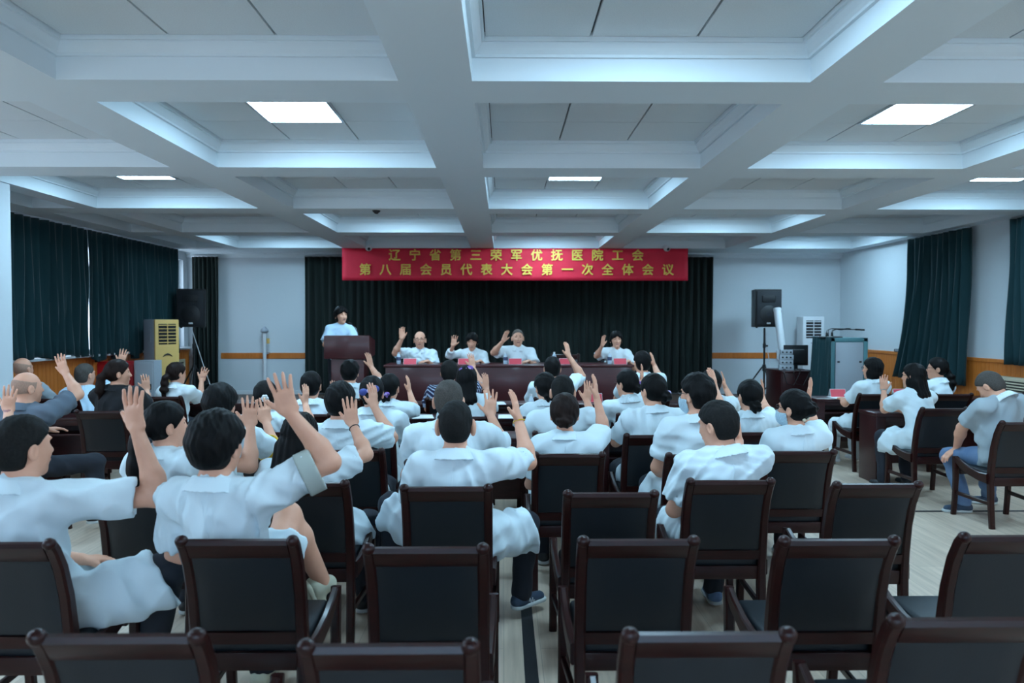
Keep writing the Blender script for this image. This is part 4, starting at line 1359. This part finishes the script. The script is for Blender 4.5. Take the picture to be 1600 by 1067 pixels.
    for sd, H_, K_, A_, fd in legs:
        f4 = fd.astype(F4); u4 = np.cross(np.cross(f4, up4), f4).astype(F4); u4 = nrm(u4)
        b = A_ - u4 * .055 - f4 * .035
        def sole(P): return np.maximum(flatcone(P, b - u4 * .018, b - u4 * .018 + f4 * .185, .036, .034, np.cross(f4, u4).astype(F4), 1.12), np.abs((P - b) @ u4 + .020) - .013)
        def shoe(P):
            d = smin(cone(P, b + u4 * .01, b + f4 * .175 - u4 * .002, .037, .031), cone(P, b + u4 * .015 + f4 * .02, A_ + u4 * .02, .038, .040), .03)
            return np.maximum(d, -((P - b) @ u4 + .012))
        lo, hi = bounds([b, b + fd * .19, A_], .06)
        so = net_obj('shoe', shoe, lo, hi, .008 if D < 6.5 else .012, org, g('shoe', SHOEB), o)
        if D < 6.5 or g('sole'):
            net_obj('sole', sole, lo, hi, .008, org, g('solem', SOLE), so)
        if g('shoe_logo'):
            m = MB(); sdv = np.cross(f4, u4)
            for dx in (.06, .08):
                pts = [Vector(b + f4 * (dx + .008 * k) + sdv * .036 + u4 * (.005 + .018 * math.sin(k * 2.1))) - Vector(org) for k in range(4)]
                m.tube(pts, .0028, 6)
            m.build('shoe_mark', PAPER, so, label='small white mark on the shoe')
    # eyes and brows
    for sx in (-1, 1):
        e = Hc + (hr * sx * .031 + hf * .0735 + hu * .010) * hs - org
        q = MB().ball((0, 0, 0), .0115, (1.0, .72, .52) if not g('sleepy') else (1, .7, .25), 10, 7).build('eye', EYE, o)
        q.matrix_local = Matrix.Translation(e) @ Matrix((hr, hf, hu)).transposed().to_4x4()
        if g('face'):
            pts = [Vector(Hc + (hr * sx * (.016 + .0085 * k) + hf * (.0895 - .0018 * k * k) + hu * (.031 + .004 * math.sin(k * .9))) * hs - org) for k in range(5)]
            MB().tube(pts, [.002, .0032, .0034, .003, .0015], 6).build('eyebrow', HAIR, o)
    # hair
    hair(sp, o, org, Hc4, hr4, hf4, hu4, hs, head_local, skull, vh, Nb4, fw4, rt4, up4)
    # extras
    for ex in g('extra', []):
        extra(ex, o, org, Hc, hr, hf, hu, hs, arms, Nb, fwd, rt, up, Hip, head_local, skull)
    return o

def hair(sp, o, org, Hc, hr, hf, hu, hs, loc, skull, vh, Nb, fw, rt, up):
    st = sp.get('hair', 'short'); m = sp.get('hairm', HAIR); th = sp.get('hth', .012)
    def W(x, y, z): return Hc + (hr * x + hf * y + hu * z) * hs
    WP = lambda x, y, z: W(x, y, z).astype(F4)
    noise_a = min(.0022, sp.get('hn', .0014)) if st not in ('bald', 'crop') else .0002
    def cap(x, y, z, sl, c, thick):
        s = smin(skull(x, y, z) - thick, ell(x, y, z, (0, -.012, .024), (.078 + thick, .098 + thick, .096 + thick * 1.1)), .01)
        pl = (c + sl * y - z) / math.sqrt(1 + sl * sl)
        n = noise_a * (np.sin(x * 260 + 1.5 * np.sin(z * 60)) * .7 + np.sin(x * 150 + y * 230 + 1.2 * np.sin(z * 70)) * .7 + np.sin(z * 70 + x * 60 + y * 50))
        return smax(s + n, pl, .012)
    def f(P):
        x, y, z = loc(P); ax = np.abs(x)
        ear = ell(ax, y, z, (.085, -.006, -.016), (.022, .024, .034))
        if st in ('short', 'buzz'):
            d = cap(x, y, z, .80, .002, th)
            d = smin(d, smax(ell(x, y, z, (0, -.035, -.02), (.074 + th * .5, .075 + th * .5, .075)), y + .025 + .0 * x, .01), .012)
            d = np.maximum(d, -(z + .080 + .12 * np.clip(y + .07, 0, 1)))
            d = smax(d, -ear, .006)
        elif st == 'bald':
            d = skull(x, y, z) - .0016
            d = smax(d, z - .050 - .25 * np.clip(-y, 0, .1), .01)
            d = smax(d, y - .030 - .3 * (z - .0), .006)
            d = np.maximum(d, -(z + .030 + .5 * np.clip(.01 - y, 0, .09))); d = smax(d, -ear, .006)
        elif st == 'crop':
            d = cap(x, y, z, 1.0, .010, th); d = np.maximum(d, -(z + .08)); d = smax(d, -ear, .006)
        elif st in ('fringe', 'bowl'):
            d = cap(x, y, z, .42, -.004, th)
            d = smin(d, smax(ell(x, y, z, (0, -.028, -.020), (.092, .084, .088)), y - .022, .015), .015)
            d = smax(d, -ell(x, y, z, (0, .118, -.040), (.062, .078, .112)), .010)
            d = d + .003 * np.sin(ax * 130 + z * 40)
        elif st in ('bob', 'long', 'longside'):
            d = cap(x, y, z, .9, -.010, th)
            d = smin(d, ell(x, y, z, (0, -.025, -.055), (.098, .088, .105)), .02)
            d = smax(d, -ell(x, y, z, (0, .11, -.05), (.064, .095, .125)), .015)
            d = d + .0025 * np.sin(np.arctan2(x, -y) * 26 + z * 14)
            if st != 'bob':
                L = sp.get('hl', .22)
                a, b, c2 = WP(0, -.075, -.06), WP(0, -.105, -.06 - L * .55), (WP(0, -.10, -.06) - up * L * hs).astype(F4)
                t = smin(flatcone(P, a, b, .046, .044, hr, 1.9), flatcone(P, b, c2, .044, .018, hr, 2.0), .03)
                n = .004 * np.sin(((P - Hc) @ hr) * 150 + ((P - Hc) @ up) * 18)
                d = smin(d, t / hs + n, .03)
        else:       # pulled back: bun, lowbun, pony, curly
            d = cap(x, y, z, 1.22, -.036, th)
            d = smax(d, -ear, .008)
            n = .003 * np.sin(x * 120 + z * 50) + .002 * np.sin(z * 150 + x * 40 + y * 70)
            if st == 'bun':
                d = smin(d, np.sqrt((x - sp.get('bx', 0)) ** 2 * .75 + (y + .105) ** 2 + (z + .035) ** 2) - .044 + n * 1.5, .015)
            elif st == 'highbun':
                d = smin(d, np.sqrt((x - sp.get('bx', .0)) ** 2 * .8 + (y + .115) ** 2 + (z - .01) ** 2) - .046 + n * 2, .012)
            elif st == 'lowbun':
                d = smin(d, np.sqrt((x - sp.get('bx', 0)) ** 2 * .8 + (y + .095) ** 2 + (z + .07) ** 2 * .7) - .042 + n * 2, .015)
            else:
                L = sp.get('hl', .22); bz = sp.get('pz', -.01)
                a, b = WP(sp.get('bx', 0), -.112, bz), WP(sp.get('bx', 0), -.145, bz - .06)
                c2 = (b - up * L * .55 * hs - hf * .012).astype(F4); e = (c2 - up * L * .45 + hf * .0).astype(F4)
                wv = .0055 if st == 'curly' else .0025
                n2 = wv * (np.sin(((P - Hc) @ up) * 85 + ((P - Hc) @ hr) * 25) + .6 * np.sin(((P - Hc) @ hr) * 130))
                t = smin(cone(P, a, b, .024, .036), smin(cone(P, b, c2, .038, .040), cone(P, c2, e, .040, .012), .02), .015)
                d = smin(d, t / hs + n2, .012)
        return d * hs
    ext = sp.get('hl', .22) + .32 if st in ('long', 'longside', 'pony', 'curly') else .2
    lo = Hc - .2; hi = Hc + .2; lo = lo.copy(); lo[2] = Hc[2] - ext
    V = net_obj('hair', f, lo, hi, vh, org, m, o)

def extra(ex, o, org, Hc, hr, hf, hu, hs, arms, Nb, fwd, rt, up, Hip, loc, skull):
    k = ex[0]
    def W(x, y, z): return Hc + (hr * x + hf * y + hu * z) * hs
    def rel(p): return Vector(p) - Vector(org)
    if k == 'bow':
        p = W(*ex[1]); sz = ex[2] if len(ex) > 2 else 1; ma, mb_ = ex[3] if len(ex) > 3 else (PURPLE, LILAC)
        m = MB()
        for s in (-1, 1):
            q = rel(p + hr * s * .034 * sz + hu * .010 * s * sz); m.ball(q, .030 * sz, (1.0, .55, .78), 12, 8)
            q = rel(p + hr * s * .024 * sz - hu * .018 * sz); m.ball(q, .019 * sz, (1.0, .5, 1.1), 10, 7)
        b = m.build('hair_bow', ma, o)
        m = MB(); m.ball(rel(p - hf * .014), .014 * sz, (1, 1, 1), 10, 7); m.ball(rel(p + hr * .030 * sz - hf * .015 + hu * .006), .013 * sz, (1.2, .6, .8), 10, 7); m.build('bow_knot', mb_, b)
    elif k == 'flower':
        p = W(*ex[1]); m = MB()
        for i in range(6):
            a = i * PI / 3; m.ball(rel(p + hr * .016 * math.cos(a) + hu * .016 * math.sin(a)), .014, (1, .7, 1), 10, 6)
        b = m.build('hair_flower', WHITEP, o); MB().ball(rel(p - hf * .008), .011).build('flower_centre', PEARL, b)
    elif k == 'clip':
        m = MB()
        for i in range(7): m.ball(rel(W(.012, -.098 - .012 * math.sin(i * .5), .055 - i * .0175)), .009, (1, 1, 1), 10, 7)
        b = m.build('pearl_clip', PEARL, o)
        m = MB(); m.ball(rel(W(.062, -.105, -.012)), .022, (1, .7, 1), 10, 7); m.ball(rel(W(.038, -.110, -.02)), .012, (1.6, .6, .7), 8, 6); m.build('clip_jewel', LILAC, b)
    elif k == 'bead':
        m = MB()
        for p in ex[1]: m.ball(rel(W(*p)), .012, (1, 1, 1), 10, 7)
        m.build('hair_bead', PEARL, o)
    elif k == 'mask':
        def f(P):
            x, y, z = loc(P)
            d = np.abs(smin(skull(x, y, z), ell(x, y, z, (0, .082, -.05), (.035, .028, .05)), .02) - .009) - .003
            return np.maximum(np.maximum(d, z + .012 + .15 * np.abs(x)), np.maximum(-(y - .012 + .0 * x), -(z + .122))) * hs
        net_obj('face_mask', f, A3(Hc) - .17, A3(Hc) + .17, .006, org, MASKB, o)
        m = MB()
        for s in (-1, 1): m.tube([rel(W(s * .072, .018, -.03)), rel(W(s * .084, .0, -.01)), rel(W(s * .088, -.022, .004)), rel(W(s * .085, -.03, -.02))], .0016, 6)
        m.build('mask_loop', MASKB, o)
    elif k == 'glasses':
        m = MB()
        for s in (-1, 1):
            pts = [rel(W(s * .032 + .023 * math.cos(a), .098, .008 + .017 * math.sin(a))) for a in np.linspace(0, 2 * PI, 17)]
            m.tube(pts, .0019, 6, cap=False)
            m.tube([rel(W(s * .055, .097, .012)), rel(W(s * .080, .05, .012)), rel(W(s * .086, -.01, .008))], .0018, 6)
        m.tube([rel(W(-.009, .1, .012)), rel(W(.009, .1, .012))], .0018, 6)
        m.build('glasses', BLACKP, o)
    elif k == 'band':            # bracelet or watch on the raised wrist
        for sd, S_, E_, W_, hd, a in arms:
            if isinstance(a, dict) and a.get('band', True):
                ax = nrm(W_ - E_); c = W_ - ax * ex[1]
                u = nrm(np.cross(ax, np.array([.3, .9, .1]))); v = np.cross(ax, u)
                rr = ex[3] if len(ex) > 3 else .032
                n = 20
                m = MB()
                for dz in ((0,) if not (len(ex) > 4) else ex[4]):
                    m.tube([rel(c + ax * dz + (u * math.cos(2 * PI * i / n) + v * math.sin(2 * PI * i / n)) * rr) for i in range(n + 1)], .0028, 6, cap=False)
                m.build('bracelet', ex[2], o)
    elif k == 'badge':
        p = Nb + fwd * .155 - up * .22 - rt * .085
        m = MB().box(-.035, .035, -.004, .004, -.05, .03, .004); b = m.build('chest_badge', ex[1], o); b.location = rel(p)
        b.rotation_euler = (0, 0, math.atan2(fwd[1], fwd[0]) - PI / 2)
    elif k == 'beads':
        m = MB()
        for i in range(9):
            a = PI * (i / 8); m.ball(rel(Nb + rt * .05 * math.cos(a) + fwd * (.05 + .055 * math.sin(a)) - up * (.02 + .07 * math.sin(a))), .008)
        m.build('necklace', PEARL, o)

def RA(e, w, t, **k): return dict(e=e, w=w, t=t, **k)
# ------------------------------------------------------------------ the people
NAVYT = NAVY
PEOPLE = [
 # rear rows
 dict(label='man with short dark hair in white coat, near the column, hand spread wide', head=(36, 648, 3.0), yaw=22, hyaw=28, hair='short', hairm=BUZZ, hth=.009, chair='c5', coat=.95, sw=.20, bulk=1.12, top_name='white_coat',
      R=RA((249, 776), (214, 672), (204, 607), palm=5, spread=1.1, s=1.06, pw=1), legs=NAVY, legR=dict(k=(262, 890), a=(240, 1000), t=(275, 1010))),
 dict(label='person with thick black hair, white coat, rolled green-grey cuff and cream shoe', head=(340, 646, 3.0), yaw=12, hyaw=16, hair='short', hth=.026, hn=.004, chair='c6', coat=.75, cuff=CUFFG, cuff_w=.035, sleeve=.8, top_name='white_coat',
      R=RA((516, 722), (453, 645), (436, 593), palm=15, spread=1.15, curl=.12), bare_leg=1, legR=dict(k=(450, 805), a=(507, 915), t=(532, 975), air=True, dt=.05), shoe=SHOEC, solem=SHOEC),
 dict(label='crew-cut man in white coat with big ears and a yellow string bracelet', head=(712, 625, 3.85), yaw=4, hyaw=0, hair='short', hairm=BUZZ, hth=.005, ears=1.3, chair='c13', coat=.97, sw=.19, top_name='white_coat', extra=[('band', .012, CUFFY, .034)],
      R=RA((826, 722), (810, 655), (799, 597), palm=80, spread=.7, pe=1), legR=dict(k=(822, 818), a=(815, 925), t=(850, 950), dt=.12), legL=dict(k=(612, 790), a=(618, 905), t=(600, 925), dt=.1), shoe=SHOE, shoe_logo=True, pad=.006),
 dict(label='woman in white coat with a straight black ponytail, facing the middle', head=(260, 627, 3.87), sex='f', yaw=15, hyaw=48, hair='pony', hl=.27, chair='c11', coat=.8, top_name='white_coat', pz=-.0,
      R=RA((391, 728), (391, 664), (390, 617), palm=30, spread=.9)),
 dict(label='woman with very long loose black hair and a black wristband', head=(474, 645, 3.95), sex='f', yaw=18, hyaw=10, roll=-6, hair='long', hl=.30, chair='c12', coat=.8, pitch=8, top_name='white_coat', extra=[('band', .03, BLACKP, .028)],
      R=RA((572, 710), (551, 663), (543, 610), palm=15, spread=.75)),
 dict(label='bushy-haired man with a yellow-trimmed white sleeve', head=(345, 602, 4.9), yaw=8, hair='short', hth=.026, hn=.005, chair_label='dark chair under the bushy-haired man with yellow sleeve trim', coat=.6, cuff=CUFFY, cuff_w=.016, sleeve=.78,
      R=RA((430, 706), (416, 659), (409, 622), palm=30, spread=.8)),
 dict(label='man with thinning cropped hair behind the crew-cut man, white coat', head=(701, 593, 4.6), yaw=0, ears=1.15, hair='short', hairm=GREYH, hth=.007, chair_label='dark chair under the man with thinning cropped hair', coat=.9, sw=.205, bulk=1.15, top_name='white_coat',
      R=RA((788, 700), (766, 648), (768, 595), palm=25, spread=1.2)),
 dict(label='black-haired man in white shirt at the desk, hand blade-like to the stage', head=(532, 597, 4.9), yaw=4, hair='short', hth=.016, hn=.003, chair='cA', coat=.6,
      R=RA((612, 684), (585, 636), (582, 603), palm=65, spread=.5)),
 dict(label='woman with a reddish brown bun, white coat, hand raised straight', head=(882, 616, 4.75), sex='f', yaw=3, hair='bun', hairm=HAIRB, hth=.018, chair='c18', coat=.9, top_name='white_coat',
      R=RA((944, 674), (932, 620), (929, 584), palm=75, spread=.5)),
 dict(label='tall man wearing glasses and a pale face mask, white coat', head=(1088, 585, 4.75), yaw=-6, hyaw=-38, hair='short', hth=.02, hn=.003, chair='c19', coat=.95, sw=.19, top_name='white_coat', extra=[('mask',), ('glasses',)],
      R=RA((1132, 655), (1118, 611), (1109, 567), palm=45, spread=.6), legL=dict(k=(1015, 757), a=(1010, 850), t=(1000, 860))),
 dict(label='crew-cut man leaning forward with head turned to the middle, white coat', head=(1114, 627, 4.05), yaw=-8, hyaw=-42, pitch=12, hair='short', hairm=BUZZ, hth=.012, chair='c15', coat=.95, sw=.20, bulk=1.08, top_name='white_coat',
      R=RA((1150, 722), (1155, 690), (1154, 648), palm=70, spread=.5), shoe=JEANS),
 dict(label='woman with a loose bun, glasses and face mask, white coat', head=(1240, 609, 4.85), sex='f', yaw=-4, hyaw=-42, hair='highbun', bx=-.0, hth=.014, chair='c20', coat=.9, top_name='white_coat', extra=[('mask',), ('glasses',), ('bead', [(.02, -.09, -.055), (-.02, -.085, -.065)])],
      R=RA((1270, 668), (1262, 624), (1269, 592), palm=75, spread=.4)),
 dict(label='person outside the frame by the column, only a raised hand showing', head=(-62, 604, 4.6), yaw=5, hair='short', chair_label='dark chair at the frame edge under the person by the column', top=POLO,
      R=RA((14, 690), (13, 642), (16, 601), palm=10, spread=.8, curl=.06)),
 # third desk row
 dict(label='woman with a white flower pinned in sleek black hair', head=(415, 594, 5.6), sex='f', hair='pony', pz=-.055, hl=.2, hth=.008, desk=True, chair='c22', coat=.5, extra=[('flower', (.03, -.115, .0))],
      R=RA((484, 662), (477, 630), (479, 596), palm=70, spread=.4)),
 dict(label='woman with a blue hair bow, broad white back, arms lowered', head=(581, 588, 5.6), sex='f', sw=.195, bulk=1.15, hair='bun', hth=.014, desk=True, chair='cB', coat=.6, extra=[('bow', (.0, -.115, .03), 1.2, (BLUEBOW, LILAC))], L='desk',
      R='desk'),
 dict(label='buzz-cut man in the middle of the desk rows, white coat', head=(879, 585, 5.6), hair='short', hairm=BUZZ, ears=1.12, hth=.005, desk=True, chair='c27', coat=.9, sw=.20, bulk=1.1, top_name='white_coat',
      R=RA((926, 655), (917, 627), (921, 592), palm=35, spread=.7)),
 dict(label='woman with a row of pearls clipped in her black hair', head=(1020, 584, 5.5), sex='f', yaw=-5, hyaw=-28, hair='bun', bx=.035, hth=.014, sw=.18, bulk=1.1, desk=True, chair='c24', coat=.6, extra=[('clip',)]),
 dict(label='woman with a low black knot of hair, palm turned inward', head=(1171, 593, 5.6), sex='f', yaw=-3, hyaw=-12, hair='lowbun', hth=.012, desk=True, chair='c25', coat=.6,
      R=RA((1200, 648), (1191, 622), (1192, 588), palm=75, spread=.4)),
 # second desk row
 dict(label='short-haired man in white shirt beside the white pipe', head=(486, 580, 6.7), hair='short', hth=.010, desk=True, chair='cP8',
      R=RA((526, 640), (522, 622), (522, 595), palm=60, spread=.4)),
 dict(label='woman with a purple scrunchie, thin hand raised edge-on', head=(609, 584, 6.6), sex='f', hyaw=14, hair='lowbun', hth=.012, desk=True, chair_label='dark chair under the woman with the purple scrunchie', extra=[('bow', (0, -.13, -.05), .8)],
      R=RA((648, 641), (640, 612), (637, 583), palm=82, spread=.3)),
 dict(label='woman with a purple bow on long black hair behind the cropped head', head=(729, 572, 6.6), sex='f', hair='long', hl=.2, hth=.016, desk=True, chair_label='dark chair under the woman with a purple bow on long hair', extra=[('bow', (.0, -.06, .105), 1.0)],
      R=RA((768, 640), (760, 608), (758, 572), palm=50, spread=.6)),
 dict(label='woman with short black hair next to the water bottle', head=(851, 583, 6.5), sex='f', hyaw=-22, hair='lowbun', hth=.018, hn=.004, desk=True, chair_label='dark chair under the short-haired woman beside the bottle'),
 dict(label='woman with a purple bow and glasses, turned to the middle', head=(979, 578, 6.6), sex='f', yaw=-6, hyaw=-38, hair='bun', bx=.03, hth=.014, desk=True, chair='cP22', extra=[('bow', (.045, -.095, -.005), 1.0), ('glasses',)],
      R=RA((1006, 618), (1003, 594), (1004, 569), palm=80, spread=.3)),
 dict(label='dark-haired woman half hidden behind the masked man, thin raised hand', head=(1111, 577, 6.7), sex='f', hair='bun', hth=.012, desk=True, chair_label='dark chair under the woman hidden behind the masked man',
      R=RA((1148, 634), (1133, 605), (1127, 568), palm=75, spread=.4)),
 # desk row nearest the stage
 dict(label='man with dark hair right below the lectern', head=(547, 563, 8.1), hair='short', hth=.018, hn=.004, desk=True, chair_label='dark chair under the man below the lectern',
      R=RA((593, 594), (580, 573), (575, 551), palm=60, spread=.5)),
 dict(label='man in a navy striped polo before the head table', head=(702, 563, 8.1), hair='short', hairm=BUZZ, hth=.012, desk=True, top=STRIPED, chair_label='dark chair under the man in the striped polo',
      R=RA((751, 603), (739, 574), (735, 550), palm=40, spread=.5)),
 dict(label='short-haired man before the head table, arm stretched up high', head=(863, 557, 8.1), hair='short', hth=.010, desk=True, chair_label='dark chair under the man with the high stretched arm',
      R=RA((909, 588), (889, 557), (884, 531), palm=55, spread=.5)),
 dict(label='man at the plain-wall end of the stage-side desks, white shirt', head=(1003, 548, 8.2), hair='short', hth=.010, desk=True, hyaw=-12, chair_label='dark chair under the man at the end of the stage-side desks',
      R=RA((1030, 592), (1023, 572), (1018, 551), palm=70, spread=.4)),
 # by the plain wall
 dict(label='woman with a black bob in white at the far end desk', head=(1363, 559, 8.4), sex='f', yaw=-16, hyaw=-40, hair='bob', hth=.016, hl=.1, chair='c29', coat=.8, legs=SHIRTW, desk=True, extra=[('glasses',)], legL=dict(k=(1305, 662), a=(1303, 722), t=(1285, 728)), shoe=WHITEP),
 dict(label='woman with long black hair and a wristwatch, elbow on desk', head=(1427, 568, 7.2), sex='f', yaw=-14, hyaw=-35, hair='long', hl=.22, hth=.014, chair='c28', coat=.9, desk=True, top_name='white_coat', extra=[('band', .01, STEEL, .028), ('glasses',)],
      L=RA((1382, 640), (1381, 609), (1380, 575), palm=60, spread=.5, lift=0)),
 dict(label='woman with a curly ponytail in profile before the askew curtain', head=(1464, 559, 8.5), sex='f', yaw=-18, hyaw=-62, hair='curly', hl=.16, hth=.014, pz=-.03, chair='c30', desk=True, extra=[('glasses',)]),
 dict(label='man in grey shirt and blue jeans bending his head down', head=(1530, 585, 6.35), yaw=-16, hyaw=-30, pitch=42, hair='short', hairm=GREYH, hth=.006, chair='c21', hipf=.09, collar_m=SHIRTW, top=GREY, legs=JEANS, shoe=SHOE, bulk=1.1, sw=.19,
      R=RA((1580, 650), (1566, 622), (1560, 588), palm=40, spread=.5), L=RA((1503, 668), (1494, 702), (1484, 708), flat=True, lift=0, spread=.4, curl=.35),
      legL=dict(k=(1484, 712), a=(1506, 792), t=(1470, 812)), legR=dict(k=(1540, 735), a=(1545, 790), t=(1530, 800))),
 # by the windows
 dict(label='bald man half hidden behind the white column', head=(36, 558, 8.2), hair='bald', hairm=STUB, desk=True, chair_label='dark chair behind the white column under the bald man', top=GREY, hyaw=10),
 dict(label='balding man in a slate grey polo with arm raised high', head=(43, 580, 5.9), yaw=12, hyaw=35, hair='bald', hairm=STUB, top=POLO, chair_label='dark chair under the balding man in slate polo', sw=.195, bulk=1.08,
      R=RA((122, 616), (102, 583), (90, 551), palm=5, spread=.9), L='desk', legR=dict(k=(148, 722), a=(150, 800), t=(160, 805))),
 dict(label='grey-haired man in a pale blue shirt under the window curtains', head=(133, 567, 8.2), hyaw=20, hair='short', hairm=GREYH, hth=.004, top=SHIRTB, desk=True, chair_label='dark chair under the grey-haired man in pale blue', lean=.2,
      R=RA((178, 600), (189, 568), (194, 547), palm=10, spread=1.0)),
 dict(label='big woman in black with a brown ponytail, seen half in profile', head=(185, 562, 6.9), sex='f', yaw=14, hyaw=55, hair='pony', hairm=HAIRB, hl=.2, pz=.02, hth=.014, top=BLACKC, chair='c26', sw=.20, bulk=1.25, desk=True,
      R=RA((233, 636), (229, 609), (226, 581), palm=60, spread=.5)),
 dict(label='woman in white with a wavy ponytail leaning on the desk by the air conditioner', head=(276, 566, 8.2), sex='f', yaw=14, hyaw=32, hair='curly', hairm=HAIRB, hl=.2, hth=.012, pz=-.0, top=SHIRTW, chair='c32', desk=True,
      R=RA((313, 624), (315, 594), (323, 570), palm=25, spread=.9)),
 # on the stage
 dict(label='woman with short black hair in a pale blue shirt standing behind the lectern', head=(533, 479, 10.72), z0=SZ, sex='f', yaw=166, hyaw=140, stand=True, sw=.145, deskz=.98, hair='fringe', hth=.022, hn=.004, top=SHIRTB, face=True, R='desk', L='desk', pad=.014),
 dict(label='bespectacled bald man in a white coat with a blue badge at the head table', head=(656, 517, 10.95), z0=SZ, yaw=180, hyaw=178, hair='bald', hth=.002, hairm=BUZZ, desk=True, deskz=.79, face=True, top_name='white_coat', chair_label='dark chair behind the head table under the bespectacled man', extra=[('glasses',), ('badge', BLUEBOW)], lean=.12,
      R=RA((617, 552), (628, 529), (628, 510), palm=20, spread=.3)),
 dict(label='woman in a long-sleeved white blouse looking down at the head table', head=(737, 521, 10.95), z0=SZ, sex='f', yaw=180, hyaw=186, pitch=13, hair='fringe', hth=.020, hn=.004, desk=True, deskz=.79, face=True, sleepy=True, top=SHIRTW, sleeve=1.55, chair_label='dark chair behind the head table under the woman looking down',
      R=RA((702, 555), (708, 540), (711, 524), palm=0, spread=1.1)),
 dict(label='grey-haired man in a white polo, middle of the head table', head=(809, 514, 10.95), z0=SZ, yaw=180, hyaw=176, hair='crop', hth=.003, hairm=GREYL, desk=True, deskz=.79, face=True, top=SHIRTW, sw=.185, bulk=1.06, chair_label='dark chair behind the head table under the grey-haired man in polo',
      R=RA((771, 551), (786, 533), (793, 515), palm=50, spread=.4)),
 dict(label='woman with a black fringe and necklace at the end of the head table', head=(963, 518, 10.95), z0=SZ, sex='f', yaw=180, hyaw=178, hair='bowl', hth=.020, desk=True, deskz=.79, face=True, top=SHIRTW, chair_label='dark chair behind the head table under the woman with the fringe', extra=[('beads',)],
      R=RA((932, 556), (941, 540), (943, 525), palm=45, spread=.4)),
]
for sp in PEOPLE:
    person(sp)
